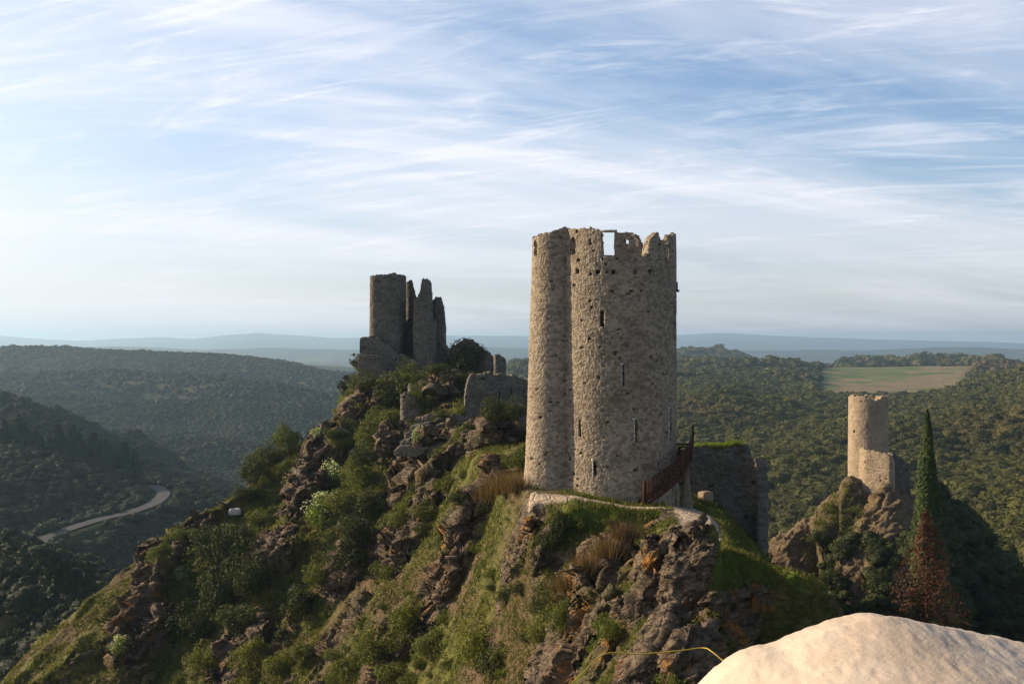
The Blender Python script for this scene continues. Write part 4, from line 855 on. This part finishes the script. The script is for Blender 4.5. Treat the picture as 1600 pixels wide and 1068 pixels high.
LIST = [ # u,v(base),radius m, kind, label, height scale
(572,612,2.2,'dark','dark bush against the left castle plinth',.9,'shrub'),(602,606,1.7,'leaf','green bush at the foot of the round castle tower',.9,'shrub'),(680,592,1.8,'dark','dark bush beneath the middle broken castle towers',.8,'shrub'),
(640,628,3.8,'leaf','broad bright green tree crown just below the castle walls',1.0,'tree'),(615,640,2.2,'dark','dark green tree at the foot of the broad bright tree',1.3,'tree'),
(662,645,2.4,'leaf','green tree leaning against the right side of the broad bright tree',1.0,'tree'),(600,668,2.3,'leaf','full green tree in the gully under the castle',1.2,'tree'),
(590,705,2.4,'leaf','green tree in the gully, below the full one and above the cliff',1.2,'tree'),(570,730,1.8,'dark','dark bush at the bottom of the castle gully',1.1,'shrub'),
(735,588,3.3,'dark','large dark evergreen against the right side of the castle',1.15,'tree'),(712,598,1.9,'dark','dark bush in the corner beneath the castle door',1.0,'shrub'),
(450,704,2.0,'leaf','round tree on the left skyline above the pointed rocks',1.25,'tree'),(420,730,2.0,'dark','dark tree on the skyline just left of the round one',1.2,'tree'),(402,757,2.0,'dark','dark tree lower down the skyline, second left of the round one',1.2,'tree'),(388,785,1.7,'dark','dark bush at the foot of the skyline trees',1.2,'shrub'),
(540,640,1.6,'lime','yellow green bush at the left foot of the castle rock',.9,'shrub'),(560,610,1.3,'leaf','small bush below the left castle plinth',.9,'shrub'),(548,690,2.0,'dark','dark rounded bush on the left ridge below the castle',1.0,'shrub'),
(525,700,1.5,'leaf','green bush on the bare ridge left of the castle gully',1.0,'shrub'),(560,760,2.0,'leaf','green bush beside the white flowering shrub',1.1,'shrub'),(545,800,2.2,'olive','large green bush right of the white flowering shrub',1.1,'shrub'),(580,815,2.1,'dark','dark bush in the middle gully',1.1,'shrub'),(560,860,2.1,'dark','dark tree filling the middle gully below the flowering shrub',1.4,'tree'),(545,900,1.8,'dark','dark bush lower in the middle gully',1.1,'shrub'),
(500,925,1.8,'olive','green bush at the lower end of the middle gully',1.1,'shrub'),(470,960,1.7,'dark','dark bush on the lower slope left of centre',1.1,'shrub'),
(370,860,2.7,'dark','large dark tree under the white boulder',1.3,'tree'),(345,900,2.8,'dark','largest dark tree in the left gully',1.4,'tree'),(385,930,2.6,'dark','dark tree right of the largest one in the left gully',1.4,'tree'),(340,960,2.5,'dark','dark tree low in the left gully',1.3,'tree'),(375,990,2.3,'dark','dark tree at the mouth of the left gully',1.3,'tree'),(395,1040,1.8,'olive','green bush at the bottom of the left gully',1.1,'shrub'),(300,1000,2.2,'dark','dark tree left of the gully mouth',1.2,'tree'),
(320,870,2.0,'dark','dark bush upper left of the gully',1.1,'shrub'),(290,850,1.5,'leaf','green bush on the left skyline by pale rocks',1.0,'shrub'),(250,890,1.4,'leaf','small green bush on the left skyline below the pale rocks',1.0,'shrub'),(325,1050,1.8,'olive','green bush beside the bottom edge left of the gully',1.1,'shrub'),
(430,1068,1.7,'olive','bright bush cut by the bottom edge under the gully',1.1,'shrub'),(480,1030,1.5,'olive','green bush near the bottom edge left of the earthen track',1.1,'shrub'),(545,1064,1.5,'olive','rounded bush at the bottom edge in the centre left',1.2,'shrub'),(590,1045,1.8,'olive','larger rounded bush above the bottom edge',1.2,'shrub'),(630,1010,1.7,'olive','bushy green tree on the lower central slope',1.3,'tree'),(615,1066,1.5,'olive','green bush at the bottom edge under the central slope',1.1,'shrub'),(675,1030,1.4,'olive','loose green bush below the pale rock foot',1.1,'shrub'),(745,1040,1.5,'olive','upright green bush at the lower centre',1.4,'shrub'),(770,1062,1.2,'dark','dark brownish bush at the bottom edge right of the upright one',1.1,'shrub'),(840,1000,1.0,'olive','low bush below the straw brush',1.0,'shrub'),(880,985,1.1,'olive','low green bush on the slope left of the overhang',1.0,'shrub'),(850,960,.8,'dark','small dark bush on the central grass',1.0,'shrub'),(790,945,.7,'dark','small dark round bush below the big outcrop',1.0,'shrub'),(950,1000,1.0,'leaf','green bush under the overhanging rock',1.0,'shrub'),
(700,770,1.1,'olive','green bush on the ledge left of the reddish brush',1.0,'shrub'),(665,800,1.2,'olive','green bush under the rounded brown rocks',1.0,'shrub'),(630,830,1.4,'olive','green bush below the ribbed cliff',1.0,'shrub'),(600,900,1.4,'olive','green bush in the middle of the slope',1.0,'shrub'),(720,800,.9,'dark','small dark bush in a cleft above the outcrop',1.0,'shrub'),
(803,655,1.4,'dark','dark bush against the foot of the long ruined wall',1.2,'shrub'),(775,672,1.3,'dark','dark bush below the long ruined wall',1.1,'shrub'),(812,690,1.5,'dark','dark bush hard against the left side of the tall tower',1.1,'shrub'),
(878,838,.8,'dark','dark shaded bush in the hollow beneath the tower path',1.2,'shrub'),(862,860,.8,'dark','dark bush lower in the hollow beneath the tower path',1.2,'shrub'),(908,830,.6,'leaf','green bush in the hollow beneath the tower path',.9,'shrub'),(955,822,.5,'leaf','low leafy bush right of the hollow beneath the tower path',.8,'shrub'),
(1300,800,1.3,'leaf','green bush on the sunlit shoulder left of the small far tower',.7,'shrub'),(1335,806,1.4,'leaf','green bush right under the small far tower',.7,'shrub'),(1280,850,1.6,'dark','dark bush below the sunlit shoulder of the far crag',1.0,'shrub'),(1320,862,1.8,'dark','dark tree in shade under the far crag',1.0,'tree'),(1365,870,1.8,'dark','second dark tree in shade under the far crag, nearer the cypress',1.0,'tree'),(1300,915,2.0,'dark','dark tree low in the right ravine',1.0,'tree'),(1370,925,2.0,'dark','dark tree low in the right ravine near the rust tree',1.0,'tree')]
for i, (u, v, r_, kd, lab, hs, cat) in enumerate(LIST):
    plant(u, v, 'tree' if cat == 'tree' else 'shrub', r_, kd, lab, cat=cat, hs=hs, k=i, group='trees on the crag' if cat == 'tree' else 'shrubs on the crag')
for i, (u, v, r_, lab, hs) in enumerate([(520,765,1.7,'white flowering shrub standing out against the shaded gully, the largest on the crag',1.1),(508,812,1.9,'lime green shrub dotted with white blossom below the larger flowering one',1.0),(652,704,.9,'small white flowering tree on the rock ledge below the castle path',1.3),(495,690,.8,'small pale flowering shrub on the skyline right of the round tree',1.0),(550,650,1.0,'pale flowering shrub under the castle plinth',.8),(190,1040,1.1,'pale flowering shrub in the lower left corner of the slope',.9),(278,905,.9,'pale flowering shrub on the left spur',.9)]):
    plant(u, v, 'flowering_shrub', r_, 'flower', lab, cat='flowering shrub', hs=hs, k=i, blossom=True, group='white flowering shrubs')
# countless small scrub bushes, each its own object
r_s = np.random.default_rng(12); cnt = 0
ZN = [(600,650,'in the gully below the ruined castle'),(700,640,'on the ridge path between the castle and the tall tower'),(500,700,'on the bare ridge left of the castle gully'),(450,740,'among the pointed rocks near the round skyline tree'),(520,800,'near the largest white flowering shrub'),(400,800,'right of the small white boulder'),(300,860,'on the left skyline spur'),(200,930,'low on the left skyline spur'),(100,1010,'at the lower left corner of the slope'),(230,1040,'near the lower left pale flowering shrub'),(370,920,'in the dark left gully'),(440,1000,'at the mouth of the dark left gully'),(560,880,'in the middle gully'),(540,1000,'on the lower central slope'),(640,950,'on the slope left of the pale foot of the big outcrop'),(680,830,'on the ribbed slope left of the big outcrop'),(650,750,'among the rounded rocks below the castle path'),(740,760,'beside the reddish brush'),(760,880,'right beside the big dark outcrop'),(780,1000,'on the grass below the big outcrop'),(880,900,'on the grass below the tower path'),(900,1020,'above the left end of the yellow rope'),(700,1050,'at the bottom edge below the big outcrop'),(960,960,'under the overhanging rock')]
SL = 'small rounded scrub bush among many alike scattered over the steep rocky slope'
for _ in range(5000):
    if cnt >= 190: break
    i = r_s.integers(40, NC - 40); j = r_s.integers(200, NR - 1)
    if RR[i, j] < 38 or RR[i, j] > 190 or rock[i, j] > .62 or path[i, j] > 0 or lush[i, j] > .3 or Nn[i, j, 2] > .985: continue
    x, y, z = Pn2[i, j]; u = 800 + FPX * x / y; v = 534 - FPX * z / y
    if v > 1090 or v < 590 or (830 < u < 1060 and y > 50 and y < 66) or (u > 1000 and y < 66) or (u > 1380 and v < 790): continue
    vv = vn2(x / 9.0, y / 9.0, 33)
    if vv < .42: continue
    rr_ = float(r_s.uniform(.45, 1.25) * np.clip(y / 80., .55, 1.3)); kd = ('leaf', 'olive', 'dark', 'olive')[r_s.integers(0, 4)]
    zn = min(ZN, key=lambda q: (q[0] - u) ** 2 + (q[1] - v) ** 2)[2]
    SL = ('tiny ' if rr_ / np.clip(y / 80., .55, 1.3) < .75 else 'medium ') + {'leaf': 'green', 'dark': 'dark', 'olive': 'olive'}[kd] + ' scrub bush ' + zn
    shrub('shrub', (x, y, z - .1), rr_, kd, SL, 'shrub', 'scrub bushes on the slope', float(r_s.uniform(.7, 1.1)), int(r_s.integers(0, 40))); cnt += 1
# straw and rust coloured brush: upright twigs
def brush(seed, n, h, rad):
    r = np.random.default_rng(seed); b = np.stack([r.normal(0, rad * .45, n), r.normal(0, rad * .45, n), np.full(n, -.1)], 1)
    d = np.stack([b[:, 0] * .35 + r.normal(0, .16, n), b[:, 1] * .35 + r.normal(0, .16, n), np.ones(n)], 1); hh = h * r.uniform(.5, 1.15, (n, 1)); w = r.normal(0, .012, (n, 3)); w[:, 2] = 0
    V = np.stack([b - w, b + w, b + d * hh], 1); t = np.clip(.5 + .25 * r.normal(0, 1, n), 0, 1)
    return V.reshape(-1, 3), np.arange(n * 3).reshape(n, 3), np.repeat(t, 3)
BR = [cr_mesh('brush', brush(s_, 520, 1.2, .95), M['leaf_straw']) for s_ in (1, 2, 3)]
for i, (u, v, s_, lab) in enumerate([(770,782,1.0,'clump of reddish bare brush, leftmost beside the tall tower'),(788,776,1.15,'taller clump of reddish bare brush in the middle beside the tall tower'),(806,772,.9,'clump of reddish bare brush touching the foot of the tall tower'),(760,800,.7,'low reddish brush clump below the others beside the tall tower'),
    (950,870,.8,'straw coloured brush behind the overhanging rock'),(920,895,.8,'straw coloured brush on the slope left of the overhanging rock'),(890,925,.8,'straw coloured brush lower on the grassy slope'),(975,855,.7,'straw coloured brush between the two upper outcrops'),(870,950,.7,'thin straw brush above the low bushes')]):
    p = hit(u, v); p[2] = ground_at(p[0], p[1]); o = link('brush_clump', BR[i % 3]); o.location = p; o.scale = (s_,) * 3; o.rotation_euler = (0, 0, i); tag(o, lab, 'brush', 'dry brush clumps')

# cypress and rust-coloured dead conifer
def hgt(x, y): return float(H(np.array([x]), np.array([y]))[0])
cx, cy_ = ub(1449, 96), 96.0; gz = min(hgt(cx, cy_), -19.0); top = zv(640, 96)
cyp = empty('cypress', (cx, cy_, gz), 'tall slender dark green cypress standing before the far crag', 'tree')
o = link('crown', cr_mesh('crown', cone_crown(5, 40000, .12, 1.75, top - gz, .74, 0, 1.0, .9), M['cypress']), None, cyp)
link('trunk', trunk_mesh('trunk', (top - gz) * .85, .2, 4, 0), None, cyp)
cx, cy_ = ub(1448, 80), 80.0; gz = min(hgt(cx, cy_), -19.0); top = zv(792, 80)
dt = empty('dead_conifer', (cx, cy_, gz), 'rust brown withered conifer in front of the cypress', 'tree')
link('crown', cr_mesh('crown', cone_crown(8, 6500, .085, 3.5, top - gz, .85, 15, .8, .2), M['leaf_brown']), None, dt)
mb = MB(); hh_ = top - gz; mb.tube([(0, 0, -1), (0, 0, hh_ * .5), (0.02, 0, hh_ * .98)], [.16, .10, .02], 7)
rr = np.random.default_rng(3)
for k in range(70):
    t = rr.uniform(.05, .97); a = rr.uniform(0, 6.28); L_ = 3.0 * (1 - t) ** .85; z0 = hh_ * t; mb.tube([(0, 0, z0), (L_ * .6 * math.cos(a), L_ * .6 * math.sin(a), z0 + L_ * .12), (L_ * math.cos(a), L_ * math.sin(a), z0 + L_ * .05)], [.035, .02, .008], 4)
link('trunk', mb.me('trunk', True), M['leaf_brown'], dt)

# conifers on the valley side above the road
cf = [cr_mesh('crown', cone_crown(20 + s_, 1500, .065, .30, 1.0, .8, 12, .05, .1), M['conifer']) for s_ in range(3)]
r_c = np.random.default_rng(5)
for i in range(46):
    if i < 34: u = 5 + i * 6.3 + r_c.uniform(-3, 3); v = 700 + (u / 210) * 42 + r_c.uniform(-16, 10); Y0, Y1 = 385, 520
    else: u = 60 + r_c.uniform(0, 90); v = 905 + r_c.uniform(-12, 30) + (u - 60) * .3; Y0, Y1 = 150, 200
    Yv = np.linspace(Y0, Y1, 300); hh_ = H((u - 800) / FPX * Yv, Yv); m = hh_ >= (534 - v) / FPX * Yv
    if not m.any(): continue
    k = int(np.argmax(m)); sz = r_c.uniform(6, 12) if i < 34 else r_c.uniform(3.5, 5.5)
    e = empty('pine_tree', ((u - 800) / FPX * Yv[k], Yv[k], hh_[k] - .3), 'dark conifer ' + ('at the left end' if i < 9 else 'left of the middle' if i < 17 else 'right of the middle' if i < 26 else 'at the right end') + ' of the conifer band above the valley road' if i < 34 else 'dark conifer in the ' + ('left' if u < 95 else 'middle' if u < 125 else 'right') + ' of the few on the near shadowed spur', 'tree', 'conifers above the valley road' if i < 34 else 'conifers on the near left spur', rz=i)
    e.scale = (sz,) * 3; link('crown', cf[i % 3], None, e)

# ------------------------------------------------------------------ woods (uncountable): crowns gathered in one object
def ico():
    t = (1 + 5 ** .5) / 2; v = np.array([(-1, t, 0), (1, t, 0), (-1, -t, 0), (1, -t, 0), (0, -1, t), (0, 1, t), (0, -1, -t), (0, 1, -t), (t, 0, -1), (t, 0, 1), (-t, 0, -1), (-t, 0, 1)]); v /= np.linalg.norm(v[0])
    f = [(0,11,5),(0,5,1),(0,1,7),(0,7,10),(0,10,11),(1,5,9),(5,11,4),(11,10,2),(10,7,6),(7,1,8),(3,9,4),(3,4,2),(3,2,6),(3,6,8),(3,8,9),(4,9,5),(2,4,11),(6,2,10),(8,6,7),(9,8,1)]
    v = list(map(tuple, v)); mid = {}; f2 = []
    def mp(a, b):
        k = (min(a, b), max(a, b))
        if k not in mid: q = (np.array(v[a]) + v[b]) / 2; v.append(tuple(q / np.linalg.norm(q))); mid[k] = len(v) - 1
        return mid[k]
    for a, b, c in f: x, y, z = mp(a, b), mp(b, c), mp(c, a); f2 += [(a, x, z), (b, y, x), (c, z, y), (x, y, z)]
    return np.array(v), np.array(f2)
IV, IF = ico()
def crown_lod(seed, n, leaf):
    r = np.random.default_rng(seed); k = 1 + .28 * fbm3(IV[:, 0] * 1.6 + seed, IV[:, 1] * 1.6, IV[:, 2] * 1.6, 2, seed) * 2; core = IV * (k * .80)[:, None]
    d = r.normal(0, 1, (n, 3)); d /= np.linalg.norm(d, axis=1, keepdims=True); d[:, 2] = np.abs(d[:, 2]) - .15
    kk = 1 + .28 * fbm3(d[:, 0] * 1.6 + seed, d[:, 1] * 1.6, d[:, 2] * 1.6, 2, seed) * 2
    L_ = leaves(r, d * (kk * r.uniform(.78, 1.02, n))[:, None], d, leaf, .5, True).reshape(-1, 3)
    V = np.concatenate([core, L_]); F = np.concatenate([IF, len(IV) + np.arange(n * 3).reshape(n, 3)]); V[:, 2] = V[:, 2] * .8 + .35
    return V, F, np.concatenate([np.full(len(IV), .30), np.repeat(np.clip(.55 + .25 * r.normal(0, 1, n), 0, 1), 3)])  # core toned darker than the leaves: inner crown shade put into the colour
LOD = {a: [crown_lod(s_ + 5, a, b) for s_ in range(5)] for a, b in ((260, .135), (110, .20), (36, .32))}
# visibility of terrain columns (a crown is only needed where the ground can be seen, with a wide margin)
_th = th; el = (H3 + 0) / R3; cm = np.maximum.accumulate(el, axis=1); _lr = np.log(rg)
def vis(x, y, z, top):
    t = np.arctan2(x, y); i = np.clip(np.searchsorted(_th, t), 1, len(_th) - 1); r = np.hypot(x, y); j = np.clip(np.searchsorted(rg, r) - 2, 0, len(rg) - 1)
    return (z + top) / r > cm[i, j] - 0.004
def woods(name, seed, n, a0, a1, r0, r1, size, mat, keepf, label, pw=1.0):
    r = np.random.default_rng(seed); t = np.radians(r.uniform(a0, a1, n)); R_ = np.sqrt(r.uniform(r0 ** 2, r1 ** 2, n)) if pw == 1 else (r.uniform(r0 ** pw, r1 ** pw, n)) ** (1 / pw)
    x, y = polar(t, R_); z = H(x, y); m = vis(x, y, z, size * 2.2) & keepf(x, y, z, R_); x, y, z, R_ = x[m], y[m], z[m], R_[m]; n = len(x)
    s = size * np.exp(r.normal(0, .28, n)) * (0.75 + .5 * vn2(x / 60, y / 60, 3)); tn = r.normal(0, .16, n) + .35 * (vn2(x / 45., y / 45., 8) - .5); rot = r.uniform(0, 6.28, n)
    Vs, Fs, Ts, off = [], [], [], 0
    for lod, lo, hi in ((260, 0, 460), (110, 460, 800), (36, 800, 1e9)):
        for k in range(5):
            idx = np.nonzero((R_ >= lo) & (R_ < hi) & (np.arange(n) % 5 == k))[0]
            if len(idx) == 0: continue
            V, F, T = LOD[lod][k]; c, s_ = np.cos(rot[idx])[:, None], np.sin(rot[idx])[:, None]; S_ = s[idx][:, None]
            vx = (V[None, :, 0] * c - V[None, :, 1] * s_) * S_ + x[idx][:, None]; vy = (V[None, :, 0] * s_ + V[None, :, 1] * c) * S_ + y[idx][:, None]; vz = V[None, :, 2] * S_ + z[idx][:, None]
            Vs.append(np.stack([vx, vy, vz], -1).reshape(-1, 3)); Fs.append((F[None] + (np.arange(len(idx)) * len(V))[:, None, None] + off).reshape(-1, 3)); off += len(idx) * len(V)
            Ts.append(np.clip(T[None] + tn[idx][:, None], 0, 1).ravel())
    print('WOODS', name, n, sum(len(f) for f in Fs))
    o = link(name, mesh_np(name, np.concatenate(Vs), np.concatenate(Fs), False, dict(tone=np.concatenate(Ts))), mat); return tag(o, label, 'woods', kind='stuff')
woods('woods', 1, 36000, 6, 27.5, 205, 1000, 2.3, M['forest'], lambda x, y, z, r: (vn2(x / 14., y / 14., 5) < .86) & (fld(x, y) < .3), 'dense evergreen woods covering the right hillside', 1.7)
woods('scrub_woods', 7, 3600, 14.5, 27.5, 118, 200, 1.0, M['leaf_dark'], lambda x, y, z, r: (uof(x, y) > 1455) | ((z < -25.5) & (vn2(x / 4., y / 4., 3) > .35)), 'scrub with dark leaf colour deepening the shade on the far crag and its right shoulder')  # dark scrub added over the crag face to deepen its shade
woods('woods', 2, 9000, 0, 27.5, 1000, 1720, 3.6, M['forest'], lambda x, y, z, r: (fld(x, y) < .3) & (r < 1720), 'distant woods on the plateau by the green fields', 1.5)
woods('woods', 4, 1500, 16.0, 24.5, 1560, 1760, 6.4, M['forest'], lambda x, y, z, r: (uof(x, y) > 1318) & (uof(x, y) < 1560), 'line of taller trees on the hill crest behind the fields')
woods('woods', 5, 1800, 7.5, 12.5, 1850, 2150, 5.0, M['forest'], lambda x, y, z, r: (uof(x, y) > 1040) & (uof(x, y) < 1190), 'wooded dome hill with the mast, beyond the tall tower')
def off_road(x, y): d, _, _ = seg_near(x, y, ROAD); return d > 4.6
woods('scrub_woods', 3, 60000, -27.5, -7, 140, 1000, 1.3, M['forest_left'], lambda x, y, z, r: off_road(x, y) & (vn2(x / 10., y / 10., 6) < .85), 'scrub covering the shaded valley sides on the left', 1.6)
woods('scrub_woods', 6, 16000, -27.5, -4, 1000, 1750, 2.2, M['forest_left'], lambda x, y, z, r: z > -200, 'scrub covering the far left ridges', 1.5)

# ------------------------------------------------------------------ grass blades and low herbs
def cover(name, seed, n, h0, h1, w0, cond, mat, label, kind_h=1.0):
    r = np.random.default_rng(seed); i = r.integers(32, NC - 32, n); j = r.integers(100, NR - 2, n); fi, fj = r.random(n)[:, None], r.random(n)[:, None]
    P = Pn2[i, j] * (1 - fi) * (1 - fj) + Pn2[i + 1, j] * fi * (1 - fj) + Pn2[i, j + 1] * (1 - fi) * fj + Pn2[i + 1, j + 1] * fi * fj
    R_ = RR[i, j]; m = cond(i, j, P, R_); P, R_ = P[m], R_[m]; i, j = i[m], j[m]; n = len(P)
    s = np.clip(R_ / 60., .7, 2.2)[:, None]; h = r.uniform(h0, h1, (n, 1)) * s ** .6; a = r.uniform(0, 6.28, n); w = np.stack([np.cos(a), np.sin(a), 0 * a], 1) * w0 * s
    d = np.stack([r.normal(0, .35, n), r.normal(0, .35, n), np.ones(n)], 1); V = np.stack([P - w, P + w, P + d * h], 1)
    t = np.clip(.45 + .2 * r.normal(0, 1, n) + .5 * lush[i, j] + .5 * (vn2(P[:, 0] / 2.5, P[:, 1] / 2.5, 6) - .5), 0, 1)
    o = link(name, mesh_np(name, V, np.arange(n * 3).reshape(n, 3), False, dict(tone=np.repeat(t, 3))), mat); print('COVER', name, n); return tag(o, label, 'grass', kind='stuff')
cover('grass', 1, 620000, .08, .30, .035, lambda i, j, P, R_: (rock[i, j] < .5) & (path[i, j] < .05) & (R_ > 34) & (R_ < 165) & (vn2(P[:, 0] / 1.3, P[:, 1] / 1.3, 12) + .5 * lush[i, j] > .42), M['grass'], 'short olive grass tufts over the crag slopes')
def herbs(seed, n):
    r = np.random.default_rng(seed); i = r.integers(32, NC - 32, n); j = r.integers(150, NR - 2, n); P = Pn2[i, j]; R_ = RR[i, j]
    m = (rock[i, j] < .6) & (path[i, j] < .02) & (R_ > 36) & (R_ < 190) & (vn2(P[:, 0] / 6., P[:, 1] / 6., 33) > .38) & (lush[i, j] < .8)
    m &= ~((np.abs(P[:, 0] - 5) < 4.6) & (np.abs(P[:, 1] - 58) < 5)); P, R_ = P[m], R_[m]; n = len(P); k = 34
    s = r.uniform(.16, .42, n) * np.clip(R_ / 65., .7, 2.0); d = r.normal(0, 1, (n, k, 3)); d /= np.linalg.norm(d, axis=2, keepdims=True); d[..., 2] = np.abs(d[..., 2]) * .85
    pos = P[:, None] + d * (s[:, None] * r.uniform(.6, 1.05, (n, k)))[..., None]; V = leaves(r, pos.reshape(-1, 3), d.reshape(-1, 3), np.repeat(s * .17, k)[:, None], .5, True)
    t = np.clip(np.repeat(.45 + .25 * r.normal(0, 1, n), k) + .12 * r.normal(0, 1, n * k), 0, 1)
    o = link('undergrowth', mesh_np('undergrowth', V, np.arange(n * k * 3).reshape(-1, 3), False, dict(tone=np.repeat(t, 3))), M['leaf']); print('HERBS', n); tag(o, 'low herbs and dwarf scrub between the rocks of the crag', 'undergrowth', kind='stuff')
herbs(4, 26000)

# ------------------------------------------------------------------ air
def haze():
    m = bpy.data.materials.new('haze'); m.use_nodes = True; N = m.node_tree.nodes; N.remove(N['Principled BSDF'])
    v = N.new('ShaderNodeVolumePrincipled'); v.inputs['Color'].default_value = (0.52, 0.77, 1.0, 1); v.inputs['Density'].default_value = 1.25e-4; v.inputs['Anisotropy'].default_value = 0.4
    m.node_tree.links.new(v.outputs[0], N['Material Output'].inputs['Volume'])
    mb = MB(); zlo = float(H3.min()) - 3.0; zhi = max(float(H3.max()), 12.0) + 12; mb.box((0, 0, (zlo + zhi) / 2), (34000, 34000, zhi - zlo)); o = mb.build('haze', m); tag(o, kind='stuff')
haze()
